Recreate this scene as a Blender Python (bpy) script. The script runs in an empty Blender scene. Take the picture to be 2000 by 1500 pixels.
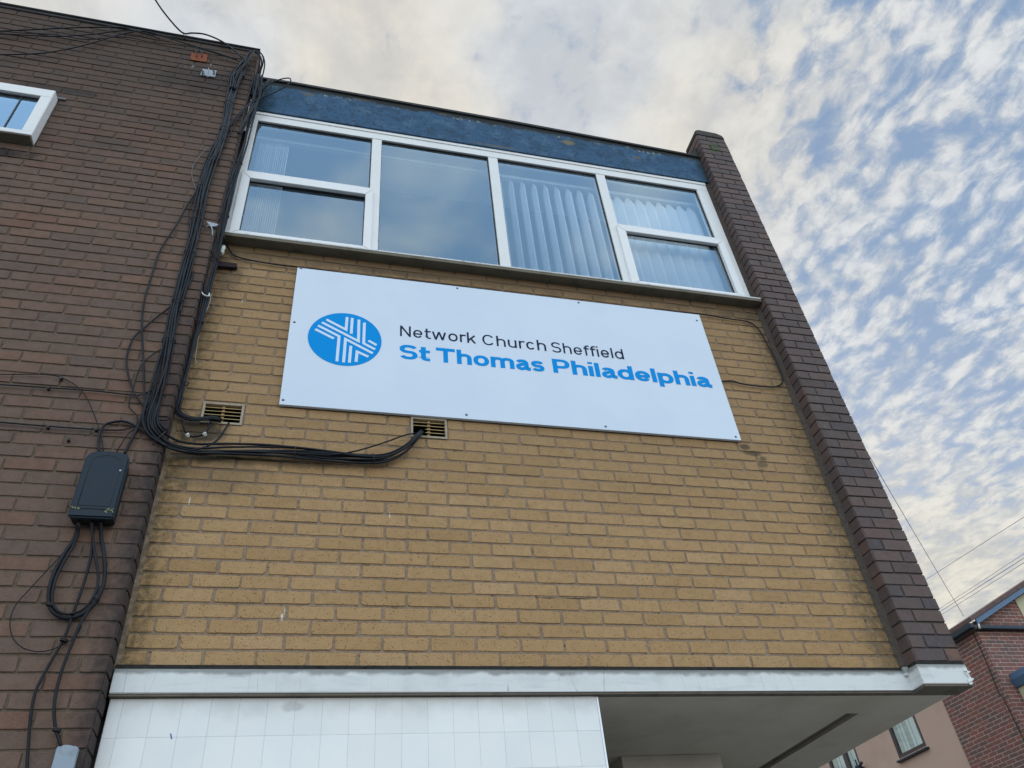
import bpy, bmesh, math, random
from mathutils import Vector, Matrix
random.seed(7)
S = bpy.context.scene
COL = S.collection
# ------------------------------------------------------------------ camera
CP = Vector((0.7470288, -3.6416731, -1.3919390))
YAW, PIT, ROL, FPX = -0.3073978, 2.2677638, -0.1113691, 1540.02
PIT_M = Matrix.Rotation(YAW, 3, 'Z') @ Matrix.Rotation(PIT, 3, 'X') @ Matrix.Rotation(ROL, 3, 'Z')
cam = bpy.data.cameras.new('camera'); camo = bpy.data.objects.new('camera', cam); COL.objects.link(camo)
camo.matrix_world = Matrix.Translation(CP) @ PIT_M.to_4x4()
cam.sensor_fit = 'HORIZONTAL'; cam.sensor_width = 36.0; cam.lens = FPX * 36.0 / 2000.0
cam.clip_start = 0.05; cam.clip_end = 4000
S.camera = camo
S.render.resolution_x = 1024; S.render.resolution_y = 768
S.view_settings.view_transform = 'Standard'
try: S.view_settings.look = 'None'
except Exception: pass
S.view_settings.exposure = 0.0; S.view_settings.gamma = 1.0
S.render.engine = 'CYCLES'

def at(px, py, c=0.0, ax=1):
    d = PIT_M @ Vector(((px - 1000) / FPX, (750 - py) / FPX, -1.0))
    return CP + d * ((c - CP[ax]) / d[ax])

# ------------------------------------------------------------------ node helper
class NT:
    def __init__(s, tree): s.t = tree; s.L = tree.links
    def n(s, typ, **kw):
        o = s.t.nodes.new(typ)
        for k, v in kw.items(): setattr(o, k, v)
        return o
    def put(s, sock, v):
        if v is None: return
        if hasattr(v, 'is_output'): s.L.new(v, sock)
        else:
            if isinstance(v, (tuple, list)) and len(v) == 3 and sock.type == 'RGBA': v = (*v, 1)
            sock.default_value = v
    def m(s, op, a, b=None, c=None, clamp=False):
        o = s.n('ShaderNodeMath', operation=op); o.use_clamp = clamp
        s.put(o.inputs[0], a); s.put(o.inputs[1], b); s.put(o.inputs[2], c)
        return o.outputs[0]
    def vm(s, op, a, b=None):
        o = s.n('ShaderNodeVectorMath', operation=op)
        s.put(o.inputs[0], a); s.put(o.inputs[1], b)
        return o.outputs[0]
    def noise(s, vec, scale, detail=4, rough=.55, dist=0.0):
        o = s.n('ShaderNodeTexNoise'); s.put(o.inputs['Vector'], vec)
        o.inputs['Scale'].default_value = scale; o.inputs['Detail'].default_value = detail
        o.inputs['Roughness'].default_value = rough; o.inputs['Distortion'].default_value = dist
        return o.outputs[0]
    def vor(s, vec, scale, feat='F1'):
        o = s.n('ShaderNodeTexVoronoi', feature=feat); s.put(o.inputs['Vector'], vec)
        o.inputs['Scale'].default_value = scale
        return o.outputs['Distance']
    def mix(s, f, a, b, mode='MIX'):
        o = s.n('ShaderNodeMix', data_type='RGBA', blend_type=mode)
        s.put(o.inputs[0], f); s.put(o.inputs[6], a); s.put(o.inputs[7], b)
        return o.outputs[2]
    def ramp(s, f, stops, interp='LINEAR'):
        o = s.n('ShaderNodeValToRGB'); r = o.color_ramp; r.interpolation = interp
        while len(r.elements) > 1: r.elements.remove(r.elements[-1])
        for i, (p, c) in enumerate(stops):
            e = r.elements[0] if i == 0 else r.elements.new(p)
            e.position = p
            e.color = (*c, 1) if isinstance(c, (tuple, list)) else (c, c, c, 1)
        s.put(o.inputs[0], f); return o.outputs[0]
    def ss(s, v, a, b):   # smoothstep a..b -> 0..1
        o = s.n('ShaderNodeMapRange', interpolation_type='SMOOTHSTEP')
        s.put(o.inputs[0], v); o.inputs[1].default_value = a; o.inputs[2].default_value = b
        return o.outputs[0]
    def sep(s, v):
        o = s.n('ShaderNodeSeparateXYZ'); s.put(o.inputs[0], v); return o.outputs
    def comb(s, x, y, z):
        o = s.n('ShaderNodeCombineXYZ'); s.put(o.inputs[0], x); s.put(o.inputs[1], y); s.put(o.inputs[2], z); return o.outputs[0]
    def pos(s): return s.n('ShaderNodeNewGeometry').outputs['Position']
    def isl(s): return s.n('ShaderNodeNewGeometry').outputs['Random Per Island']
    def bump(s, h, strength=.5, dist=.002):
        o = s.n('ShaderNodeBump'); s.put(o.inputs['Height'], h)
        o.inputs['Strength'].default_value = strength; o.inputs['Distance'].default_value = dist
        return o.outputs[0]

def mat(name, fn):
    m = bpy.data.materials.new(name); m.use_nodes = True
    m.node_tree.nodes.clear(); t = NT(m.node_tree)
    out = t.n('ShaderNodeOutputMaterial')
    r = fn(t)
    if isinstance(r, dict):
        b = t.n('ShaderNodeBsdfPrincipled')
        for k, v in r.items(): t.put(b.inputs[k], v)
        r = b.outputs[0]
    t.L.new(r, out.inputs[0]); return m

# ------------------------------------------------------------------ sky
SUN_EL, SUN_AZ = math.radians(24), math.radians(38)     # low sun behind the building
W = bpy.data.worlds.new('World'); S.world = W; W.use_nodes = True
W.node_tree.nodes.clear(); t = NT(W.node_tree)
out = t.n('ShaderNodeOutputWorld'); bg = t.n('ShaderNodeBackground'); t.L.new(bg.outputs[0], out.inputs[0])
bg.inputs[1].default_value = 0.1
sky = t.n('ShaderNodeTexSky', sky_type='NISHITA'); sky.sun_disc = False
sky.sun_elevation = SUN_EL; sky.sun_rotation = SUN_AZ
d = t.n('ShaderNodeTexCoord').outputs['Generated']
dx, dy, dz = t.sep(d)
den = t.m('MAXIMUM', t.m('ADD', dz, 0.03), 0.06)
u = t.m('DIVIDE', dx, den); v = t.m('DIVIDE', dy, den)
uv = t.comb(u, v, 0.0)
warp = t.noise(uv, 3.0, 3); warp2 = t.noise(t.vm('ADD', uv, (4.7, 9.1, 0)), 9.0, 3)
warpv = t.comb(t.m('ADD', t.m('MULTIPLY', warp, .08), t.m('MULTIPLY', warp2, .05)), t.m('ADD', t.m('MULTIPLY', warp, -.06), t.m('MULTIPLY', warp2, .045)), 0)
uvw = t.vm('ADD', uv, warpv)
uvs = t.vm('MULTIPLY', uvw, (1.0, .72, 1.0))
cell = t.noise(uvs, 35.0, 7, .64, .0)
vo = t.n('ShaderNodeTexVoronoi', feature='SMOOTH_F1'); t.put(vo.inputs['Vector'], uvs); vo.inputs['Scale'].default_value = 28.0; vo.inputs['Smoothness'].default_value = .6
puff = t.m('SUBTRACT', 1.0, t.m('MULTIPLY', vo.outputs['Distance'], 1.15))
mid = t.noise(uvw, 7.5, 6, .58, .0)
big = t.noise(uvw, 1.3, 3, .5)
big2 = t.noise(t.vm('ADD', uv, (7.7, 3.3, 0)), 2.1, 3, .5)
# open, mottled cloud towards the right; closed, soft cloud overhead and low down
right = t.m('MULTIPLY', t.ss(t.m('SUBTRACT', u, t.m('MULTIPLY', v, .22)), .28, .68), t.m('SUBTRACT', 1.0, t.m('MULTIPLY', t.ss(v, 1.0, 1.8), .8)))
dens = t.m('ADD', t.m('MULTIPLY', cell, .50), t.m('ADD', t.m('MULTIPLY', mid, .36), t.m('MULTIPLY', puff, .30)))
dens = t.m('ADD', dens, t.m('ADD', t.m('SUBTRACT', .175, t.m('MULTIPLY', right, .215)), t.m('MULTIPLY', t.m('SUBTRACT', big, .5), .22)))
mask = t.m('ADD', .20, t.m('MULTIPLY', t.ss(dens, .39, .645), .80))
shade = t.ss(t.m('ADD', t.m('MULTIPLY', cell, .50), t.m('ADD', t.m('MULTIPLY', mid, .45), t.m('MULTIPLY', puff, .10))), .43, .66)
soft = t.ss(mid, .35, .65)
shade = t.m('ADD', t.m('MULTIPLY', shade, t.m('ADD', .25, t.m('MULTIPLY', right, .75))), t.m('MULTIPLY', soft, t.m('MULTIPLY', t.m('SUBTRACT', 1.0, right), .6)))
cream = t.m('MULTIPLY', t.ss(big2, .40, .58), t.m('SUBTRACT', 1.0, t.m('MULTIPLY', right, .8)))
cl_lo = t.mix(cream, (5.6, 6.0, 6.5), (6.3, 6.15, 5.85))
cl_hi = t.mix(cream, (7.5, 7.8, 8.1), (8.4, 8.0, 7.1))
cloud = t.mix(shade, cl_lo, cl_hi)
warm = t.ss(v, .9, 1.7)
cloud = t.mix(t.m('MULTIPLY', warm, .8), cloud, t.mix(shade, (5.6, 5.7, 5.6), (8.9, 8.4, 7.1)))
gap = t.mix(.82, t.vm('MULTIPLY', sky.outputs[0], (.9, .9, .9)), (1.8, 3.3, 5.7))
front = t.mix(mask, gap, cloud)
# the half of the sky behind the photographer: brighter and clearer, what the panes and the board reflect
bn = t.noise(t.vm('ADD', uv, (5.2, 2.3, 0)), 3.4, 5, .5, .3)
back = t.mix(t.m('MULTIPLY', t.ss(bn, .42, .66), .8), (9.0, 13.2, 18.0), (22.5, 22.6, 21.6))
back = t.mix(t.ss(dz, .45, .05), back, (19.5, 18.8, 17.2))
bf = t.ss(dy, .12, -.35)
colr = t.mix(bf, front, back)
# below the horizon
colr = t.mix(t.ss(dz, 0.0, -.05), colr, (1.2, 1.2, 1.2))
t.L.new(colr, bg.inputs[0])

sl = bpy.data.lights.new('sun', 'SUN'); sl.energy = 1.0; sl.angle = math.radians(12); sl.color = (1, .93, .82)
slo = bpy.data.objects.new('sun', sl); COL.objects.link(slo)
sd = Vector((math.sin(SUN_AZ) * math.cos(SUN_EL), math.cos(SUN_AZ) * math.cos(SUN_EL), math.sin(SUN_EL)))
slo.rotation_euler = (-sd).to_track_quat('-Z', 'Y').to_euler()

# ------------------------------------------------------------------ object helpers
def thing(name, label, cat, loc=(0, 0, 0), group=None):
    o = bpy.data.objects.new(name, None); COL.objects.link(o); o.location = loc
    o['label'] = label; o['category'] = cat; o.empty_display_size = .1
    if group: o['group'] = group
    return o
def obj(name, bm, mats, parent=None, smooth=False):
    me = bpy.data.meshes.new(name)
    bmesh.ops.recalc_face_normals(bm, faces=bm.faces)
    bm.to_mesh(me); bm.free()
    for m_ in (mats if isinstance(mats, (list, tuple)) else [mats]): me.materials.append(m_)
    if smooth:
        for p in me.polygons: p.use_smooth = True
    o = bpy.data.objects.new(name, me); COL.objects.link(o)
    if parent is not None:
        o.parent = parent
        w = Vector((0, 0, 0)); q = parent
        while q is not None: w += q.location; q = q.parent
        for vtx in me.vertices: vtx.co -= w
    return o
def tag(o, label, cat, group=None):
    o['label'] = label; o['category'] = cat
    if group: o['group'] = group
    return o
def struct(o): o['kind'] = 'structure'; return o
def NB(): return bmesh.new()
def box(bm, a, b, mi=0, bev=0.0):
    x0, y0, z0 = a; x1, y1, z1 = b
    vs = [bm.verts.new(p) for p in ((x0,y0,z0),(x1,y0,z0),(x1,y1,z0),(x0,y1,z0),(x0,y0,z1),(x1,y0,z1),(x1,y1,z1),(x0,y1,z1))]
    fs = [bm.faces.new([vs[i] for i in f]) for f in ((0,1,5,4),(1,2,6,5),(2,3,7,6),(3,0,4,7),(4,5,6,7),(3,2,1,0))]
    for f in fs: f.material_index = mi
    if bev > 0:
        r = bmesh.ops.bevel(bm, geom=list({e for f in fs for e in f.edges}), offset=bev, segments=2, affect='EDGES', profile=.6)
        for f in r['faces']: f.material_index = mi
    return vs
def prism(bm, pts, off, mi=0, bev=0.0):
    """pts: outline (Vectors), off: extrusion vector"""
    a = [bm.verts.new(p) for p in pts]; b = [bm.verts.new(Vector(p) + Vector(off)) for p in pts]
    n = len(a); fs = [bm.faces.new(a), bm.faces.new(b[::-1])]
    for i in range(n): fs.append(bm.faces.new((a[i], b[i], b[(i+1) % n], a[(i+1) % n])))
    for f in fs: f.material_index = mi
    if bev > 0:
        r = bmesh.ops.bevel(bm, geom=list({e for f in fs for e in f.edges}), offset=bev, segments=2, affect='EDGES')
        for f in r['faces']: f.material_index = mi
def catmull(P, step=.02):
    P = [Vector(p) for p in P]; 
    if len(P) < 3: return P
    Q = [P[0]*2 - P[1]] + P + [P[-1]*2 - P[-2]]; out = []
    for i in range(1, len(Q) - 2):
        n = max(2, int((Q[i+1] - Q[i]).length / step))
        for k in range(n):
            s = k / n; a, b, c, e = Q[i-1], Q[i], Q[i+1], Q[i+2]
            out.append(.5 * ((2*b) + (c-a)*s + (2*a-5*b+4*c-e)*s*s + (3*b-a-3*c+e)*s**3))
    out.append(P[-1]); return out
def tube(bm, pts, r, sides=7, mi=0):
    n = len(pts); rings = []; N = None
    for i in range(n):
        T = (pts[min(i+1, n-1)] - pts[max(i-1, 0)])
        if T.length < 1e-9: T = Vector((0, 0, 1))
        T.normalize()
        if N is None:
            N = T.cross(Vector((0, 1, 0.01)));  N.normalize()
        else:
            N = N - T * N.dot(T)
            if N.length < 1e-6: N = T.orthogonal()
            N.normalize()
        B = T.cross(N)
        rings.append([bm.verts.new(pts[i] + (N*math.cos(2*math.pi*k/sides) + B*math.sin(2*math.pi*k/sides)) * r) for k in range(sides)])
    for i in range(n-1):
        for k in range(sides):
            f = bm.faces.new((rings[i][k], rings[i][(k+1)%sides], rings[i+1][(k+1)%sides], rings[i+1][k])); f.material_index = mi; f.smooth = True
    bm.faces.new(rings[0]).material_index = mi; bm.faces.new(rings[-1][::-1]).material_index = mi
def ring(bm, c, T, r, rr=.003, sides=14, N=None, sq=1.0):
    T = T.normalized(); N = N or T.orthogonal(); N = (N - T*N.dot(T)).normalized(); B = T.cross(N)
    P = [c + (N*math.cos(a)*r + B*math.sin(a)*r*sq) for a in [2*math.pi*i/sides for i in range(sides+1)]]
    tube(bm, P, rr, 5)

PITCH = .0741
def bricks(bm, P0, U, V, N, length, rows, phase, holes=(), bl=.225, jt=.011, prot=.006, jit=.0016, rad=.008, row0=0, rr=None, mi=0, vmax=None, pitch=PITCH):
    """courses of separate bricks with slightly irregular outlines on the plane P0 + u U + v V; N points out"""
    P0, U, V, N = map(Vector, (P0, U, V, N)); rr = rr or random
    for r in range(row0, row0 + rows):
        v0 = r*pitch + jt/2; v1 = (r+1)*pitch - jt/2
        ph = phase(r)
        if isinstance(ph, (list, tuple)): cuts = list(ph)
        else:
            cuts = []; x = ph
            while x > 0: x -= bl
            while x < length + bl: cuts.append(x); x += bl
        for a, b in zip(cuts[:-1], cuts[1:]):
            j = rr.uniform(-.0025, .0025)
            segs = [(max(a + jt/2 + j, 0), min(b - jt/2 + j, length))]
            for (h0, h1, w0, w1) in holes:
                if v1 - .012 > w0 and v0 + .012 < w1:
                    ns = []
                    for s0, s1 in segs:
                        if s1 <= h0 or s0 >= h1: ns.append((s0, s1))
                        else:
                            if h0 - .006 - s0 > .015: ns.append((s0, h0 - .006))
                            if s1 - h1 - .006 > .015: ns.append((h1 + .006, s1))
                    segs = ns
            for s0, s1 in segs:
                if s1 - s0 < .012: continue
                w0, w1 = v0 + rr.uniform(-.001, .001), v1 + rr.uniform(-.001, .001)
                for (h0, h1, g0, g1) in holes:
                    if s1 > h0 and s0 < h1:
                        if w0 < g1 < w1: w0 = g1 + .004
                        if w0 < g0 < w1: w1 = g0 - .004
                rd = min((s1-s0)*.3, (w1-w0)*.4)
                rs = [min(rd, rad * rr.choice((.25, .4, .6, .9, 1.5))) for _ in range(4)]
                o = []
                def J(k=1.0): return rr.uniform(-jit, jit) * k
                for (cx, cy, sx, sy, q) in ((s0, w0, 1, 1, rs[0]), (s1, w0, -1, 1, rs[1]), (s1, w1, -1, -1, rs[2]), (s0, w1, 1, -1, rs[3])):
                    tri = [(cx, cy + sy*q), (cx + sx*q*.3, cy + sy*q*.3), (cx + sx*q, cy)]
                    if (sx, sy) in ((-1, 1), (1, -1)): tri = tri[::-1]
                    o += tri
                # extra points along the long edges
                n = []
                for i in range(12):
                    p, q = o[i], o[(i+1) % 12]; n.append(p)
                    if math.hypot(q[0]-p[0], q[1]-p[1]) > .07:
                        for f in (.25, .5, .75): n.append((p[0]+(q[0]-p[0])*f, p[1]+(q[1]-p[1])*f))
                o = [(x + J(), y + J(.8)) for x, y in n]
                cx, cy = (s0+s1)/2, (w0+w1)/2
                pr = prot + rr.uniform(-.0015, .0015)
                tilt = rr.uniform(-.012, .012)
                def pt(x, y, h): return P0 + U*x + V*y + N*(h + (y-cy)*tilt)
                bk = [bm.verts.new(pt(x, y, -.004)) for x, y in o]
                m1 = [bm.verts.new(pt(x, y, pr - .0022)) for x, y in o]
                fr = [bm.verts.new(pt(cx + (x-cx)*(1 - .0025/max(.02, abs(x-cx))), cy + (y-cy)*(1 - .0022/max(.01, abs(y-cy))), pr)) for x, y in o]
                k = len(o); fs = [bm.faces.new(fr)]
                for i in range(k):
                    e = (i+1) % k
                    fs.append(bm.faces.new((bk[i], bk[e], m1[e], m1[i]))); fs.append(bm.faces.new((m1[i], m1[e], fr[e], fr[i])))
                for f in fs: f.material_index = mi

# ------------------------------------------------------------------ materials
def brickmat(name, cols, speck=.5, stainfn=None, mott=.25, bumps=.5, rough=.9, spec=.2):
    def f(t):
        p = t.pos(); r = t.isl()
        c = t.ramp(r, cols)
        mo = t.noise(p, 18, 4, .6); c = t.mix(t.m('MULTIPLY', t.ss(mo, .35, .7), mott), c, t.vm('MULTIPLY', c, (.62, .58, .56)))
        fine = t.noise(p, 150, 4, .65)
        c = t.mix(t.m('MULTIPLY', t.ss(fine, .52, .70), speck*.55), c, t.vm('MULTIPLY', c, (.55, .52, .5)))
        vo = t.vor(p, 125); pit = t.m('MULTIPLY', t.ss(vo, .30, .14), t.ss(t.noise(p, 34, 2), .44, .56))
        c = t.mix(t.m('MULTIPLY', pit, speck), c, t.vm('MULTIPLY', c, (.25, .22, .2)))
        vo2 = t.vor(t.vm('ADD', p, (3, 5, 7)), 60)
        c = t.mix(t.m('MULTIPLY', t.ss(vo2, .075, .04), speck*.7), c, (.55, .5, .42))
        if stainfn: c = stainfn(t, p, c)
        h = t.m('ADD', t.m('MULTIPLY', t.noise(p, 120, 4, .65), 1.0), t.m('MULTIPLY', pit, -.8))
        h = t.m('ADD', h, t.m('MULTIPLY', t.noise(p, 25, 3), .8))
        return {'Base Color': c, 'Roughness': rough, 'Normal': t.bump(h, bumps, .0025), 'Specular IOR Level': spec}
    return mat(name, f)

def blob(t, p, cx, cz, rx, rz, seed=0.0):
    """soft irregular patch centred at (cx, cz) on a wall in the XZ plane"""
    x, y, z = t.sep(p)
    a = t.m('DIVIDE', t.m('SUBTRACT', x, cx), rx); b = t.m('DIVIDE', t.m('SUBTRACT', z, cz), rz)
    r = t.m('SQRT', t.m('ADD', t.m('MULTIPLY', a, a), t.m('MULTIPLY', b, b)))
    n = t.noise(t.vm('ADD', p, (seed, seed, 0)), 14, 5, .65)
    return t.ss(t.m('ADD', r, t.m('MULTIPLY', t.m('SUBTRACT', n, .5), 1.6)), 1.05, .45)

def yellow_stain(t, p, c):
    x, y, z = t.sep(p)
    n = t.noise(p, 9, 5, .6); n2 = t.noise(p, 34, 4, .6)
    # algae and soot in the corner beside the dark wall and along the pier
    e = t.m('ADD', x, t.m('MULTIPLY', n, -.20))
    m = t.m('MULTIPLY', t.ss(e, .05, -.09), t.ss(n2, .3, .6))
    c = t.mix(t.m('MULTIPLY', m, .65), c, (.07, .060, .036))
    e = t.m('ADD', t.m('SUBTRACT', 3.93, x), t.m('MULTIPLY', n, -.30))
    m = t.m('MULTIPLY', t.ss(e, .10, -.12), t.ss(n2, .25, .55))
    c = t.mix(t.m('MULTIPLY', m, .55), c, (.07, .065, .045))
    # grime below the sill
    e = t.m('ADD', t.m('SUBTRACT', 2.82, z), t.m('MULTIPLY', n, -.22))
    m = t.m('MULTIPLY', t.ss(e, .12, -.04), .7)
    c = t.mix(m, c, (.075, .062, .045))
    # soot round the cable loop, damp patch under the board corner
    for (cx, cz, rx, rz, s, k) in ((.14, 1.28, .15, .11, 1, .9), (.16, 1.12, .22, .06, 4, .75), (.55, 1.10, .5, .035, 9, .45), (3.42, 1.445, .045, .03, 3, .9), (3.47, 1.40, .075, .024, 5, .85), (3.53, 1.36, .04, .03, 8, .7), (3.51, 1.31, .045, .024, 18, .65), (3.49, 1.27, .02, .03, 28, .35), (.25, 1.0, .3, .16, 6, .35), (.1, 2.5, .12, .2, 11, .5), (1.2, 2.72, .5, .03, 13, .5), (3.75, 2.70, .2, .04, 17, .4), (1.97, .365, .05, .0045, 21, 1.0), (2.13, .365, .11, .004, 22, 1.0)):
        c = t.mix(t.m('MULTIPLY', blob(t, p, cx, cz, rx, rz, s), k), c, (.035, .036, .032))
    # whole courses slightly greyer higher up near the board
    g = t.m('MULTIPLY', t.ss(t.m('ADD', z, t.m('MULTIPLY', n, .8)), 1.0, 2.0), .30)
    c = t.mix(g, c, (.21, .145, .085))
    # pale drips
    w = t.noise(t.vm('MULTIPLY', p, (70, 1, 3.0)), 1.0, 2)
    dr = t.m('MULTIPLY', t.ss(w, .70, .76), t.m('MULTIPLY', t.ss(t.m('ABSOLUTE', t.m('SUBTRACT', x, 1.6)), .45, .05), t.ss(z, .75, .1)))
    c = t.mix(t.m('MULTIPLY', dr, .5), c, (.42, .38, .36))
    for (cx, cz, rx, rz, s) in ((.148, .835, .004, .03, 31), (1.148, .812, .003, .022, 32), (.655, .237, .007, .022, 33), (.665, .262, .003, .025, 35), (.215, 2.29, .003, .022, 34)):
        c = t.mix(t.m('MULTIPLY', blob(t, p, cx, cz, rx, rz, s), .85), c, (.62, .6, .56))
    return c

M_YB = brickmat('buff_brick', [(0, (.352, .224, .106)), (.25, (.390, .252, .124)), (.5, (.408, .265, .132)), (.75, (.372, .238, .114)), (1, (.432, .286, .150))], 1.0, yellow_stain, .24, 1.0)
def mort(name, col, stain=None, b=.6):
    def f(t):
        p = t.pos(); n = t.noise(p, 60, 5, .65); n2 = t.noise(p, 7, 3)
        c = t.mix(t.ss(n, .3, .7), tuple(x*.72 for x in col), tuple(x*1.15 for x in col))
        c = t.mix(t.m('MULTIPLY', n2, .4), c, tuple(x*.7 for x in col))
        if stain: c = stain(t, p, c)
        c = t.mix(t.m('MULTIPLY', t.ss(t.noise(t.vm('MULTIPLY', p, (1, 1, 2.2)), 19, 5, .7), .60, .66), .8), c, tuple(x*.25 for x in col))
        return {'Base Color': c, 'Roughness': .95, 'Normal': t.bump(n, b, .003), 'Specular IOR Level': .15}
    return mat(name, f)
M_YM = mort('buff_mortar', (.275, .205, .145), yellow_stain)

def dark_stain(t, p, c):
    x, y, z = t.sep(p)
    n = t.noise(p, 3.0, 5, .6); n2 = t.noise(p, 26, 4, .6)
    # soot, heavier towards the parapet
    g = t.ss(t.m('ADD', z, t.m('MULTIPLY', t.m('SUBTRACT', n, .5), 2.4)), 2.6, 5.0)
    c = t.mix(t.m('MULTIPLY', g, .62), c, (.050, .043, .039))
    # blackened arris by the corner in the lower half
    e = t.m('ADD', t.m('MULTIPLY', x, -1.0), t.m('MULTIPLY', n2, -.16))
    m = t.m('MULTIPLY', t.ss(e, .06, -.08), t.ss(z, 3.5, .8))
    c = t.mix(t.m('MULTIPLY', m, .8), c, (.022, .022, .026))
    for (cx, cz, rx, rz, s, k) in ((-1.6, 3.30, .5, .06, 2, .8), (-1.3, 4.12, .4, .04, 5, .5), (-.3, 4.55, .5, .25, 7, .35)):
        c = t.mix(t.m('MULTIPLY', blob(t, p, cx, cz, rx, rz, s), k), c, (.02, .02, .022))
    w = t.noise(t.vm('MULTIPLY', p, (60, 1, 6.0)), 1.0, 2)
    dr = t.m('MULTIPLY', t.ss(w, .60, .68), blob(t, p, -.43, 4.80, .13, .13, 3))
    return t.mix(t.m('MULTIPLY', dr, .6), c, (.45, .47, .48))
M_DB = brickmat('dark_red_brick', [(0, (.165, .108, .082)), (.2, (.138, .098, .079)), (.4, (.182, .114, .083)), (.6, (.130, .096, .080)), (.8, (.155, .104, .081)), (1, (.172, .100, .073))], .45, dark_stain, .4, .6)
M_DM = mort('dark_mortar', (.135, .104, .080), dark_stain)
def pier_stain(t, p, c):
    x, y, z = t.sep(p); n = t.noise(p, 16, 4, .6)
    c = t.mix(t.m('MULTIPLY', t.ss(n, .55, .8), .5), c, (.13, .12, .13))
    m = blob(t, p, 4.10, 4.86, .09, .10, 5)
    c = t.mix(t.m('MULTIPLY', m, .8), c, (.045, .062, .018))
    return t.mix(t.m('MULTIPLY', blob(t, p, 4.21, .05, .04, .05, 2), .9), c, (.16, .09, .06))
M_PB = brickmat('pier_brick', [(0, (.084, .062, .057)), (.3, (.100, .076, .072)), (.6, (.118, .080, .072)), (.8, (.072, .061, .065)), (1, (.130, .082, .070))], .35, pier_stain, .4, .5, .75, .35)
M_PM = mort('pier_mortar', (.085, .078, .075))
M_FIL = mort('corner_pointing', (.095, .080, .068), None, 1.0)
M_RB = brickmat('red_brick', [(0, (.21, .100, .084)), (.3, (.135, .096, .088)), (.55, (.24, .098, .082)), (.8, (.16, .100, .088)), (1, (.26, .112, .088))], .2, None, .3, .3)
M_RM = mort('pale_mortar', (.50, .42, .38))

def paintmat(name, col, dirt=(.1, .1, .09), amt=.4, rough=.5, sc=6, bumps=.1, extra=None, spec=.2):
    def f(t):
        p = t.pos(); n = t.noise(p, sc, 5, .6); n2 = t.noise(p, sc*9, 4, .6)
        c = t.mix(t.m('MULTIPLY', t.ss(n, .45, .8), amt), col, dirt)
        c = t.mix(t.m('MULTIPLY', t.ss(n2, .62, .75), amt*.6), c, dirt)
        if extra: c = extra(t, p, c)
        return {'Base Color': c, 'Roughness': rough, 'Normal': t.bump(n2, bumps, .002), 'Specular IOR Level': spec}
    return mat(name, f)
M_FRAME = paintmat('white_upvc', (.74, .76, .76), (.40, .39, .36), .16, .28, 3, .03)
M_SASH = paintmat('white_upvc_sash', (.78, .80, .81), (.45, .44, .42), .12, .25, 3, .03)
M_SILL = paintmat('sill_concrete', (.16, .145, .11), (.05, .05, .035), .6, .85, 9, .6)
M_SILLW = paintmat('flaking_white_paint', (.62, .64, .64), (.12, .11, .09), .55, .6, 30, .5)
M_GASK = mat('black_gasket', lambda t: {'Base Color': (.012, .012, .015), 'Roughness': .6})
def bandx(t, p, c):
    x, y, z = t.sep(p); n = t.noise(t.vm('MULTIPLY', p, (3, 3, 26)), 1.2, 5, .6); n2 = t.noise(p, 12, 4)
    m = t.ss(t.m('ADD', z, t.m('MULTIPLY', t.m('SUBTRACT', n2, .5), .05)), -.052, -.030)
    c = t.mix(t.m('MULTIPLY', m, .75), c, (.16, .17, .16))
    c = t.mix(t.m('MULTIPLY', t.ss(n, .50, .68), .28), c, (.36, .42, .46))
    cr = t.noise(t.vm('MULTIPLY', p, (5, 5, .7)), 1.0, 2)
    return t.mix(t.m('MULTIPLY', t.ss(t.m('ABSOLUTE', t.m('SUBTRACT', cr, .56)), .002, .0005), .4), c, (.12, .12, .12))
M_BAND = paintmat('white_band_paint', (.64, .665, .665), (.36, .38, .38), .3, .55, 8, .25, bandx)
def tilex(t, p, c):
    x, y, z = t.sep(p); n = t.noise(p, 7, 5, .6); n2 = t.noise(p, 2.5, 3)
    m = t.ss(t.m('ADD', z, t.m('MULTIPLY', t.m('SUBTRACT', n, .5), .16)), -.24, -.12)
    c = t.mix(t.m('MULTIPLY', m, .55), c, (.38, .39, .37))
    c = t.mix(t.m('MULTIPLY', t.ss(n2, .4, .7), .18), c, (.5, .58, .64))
    c = t.mix(t.m('MULTIPLY', blob(t, p, .74, -.175, .06, .028, 4), .35), c, (.2, .2, .2))
    return c
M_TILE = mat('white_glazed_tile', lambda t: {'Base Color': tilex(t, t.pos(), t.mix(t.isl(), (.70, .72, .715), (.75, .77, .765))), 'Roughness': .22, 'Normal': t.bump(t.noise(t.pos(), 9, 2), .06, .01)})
M_GROUT = mort('tile_grout', (.58, .60, .60))
M_INK = mat('ink_mark', lambda t: {'Base Color': (.03, .06, .35), 'Roughness': .5})
def soffx(t, p, c):
    n = t.noise(p, 2.2, 4, .6); x, y, z = t.sep(p)
    c = t.mix(t.m('MULTIPLY', t.ss(n, .4, .7), .5), c, (.52, .45, .37))
    return c
M_SOFF = paintmat('painted_soffit', (.64, .585, .50), (.38, .34, .29), .35, .8, 5, .3, soffx)
M_SOFFD = paintmat('soffit_shadow_gap', (.17, .15, .125), (.03, .03, .025), .5, .9, 12, .5)
M_DPC = mort('bitumen_damp_course', (.035, .034, .033), None, 1.0)
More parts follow.
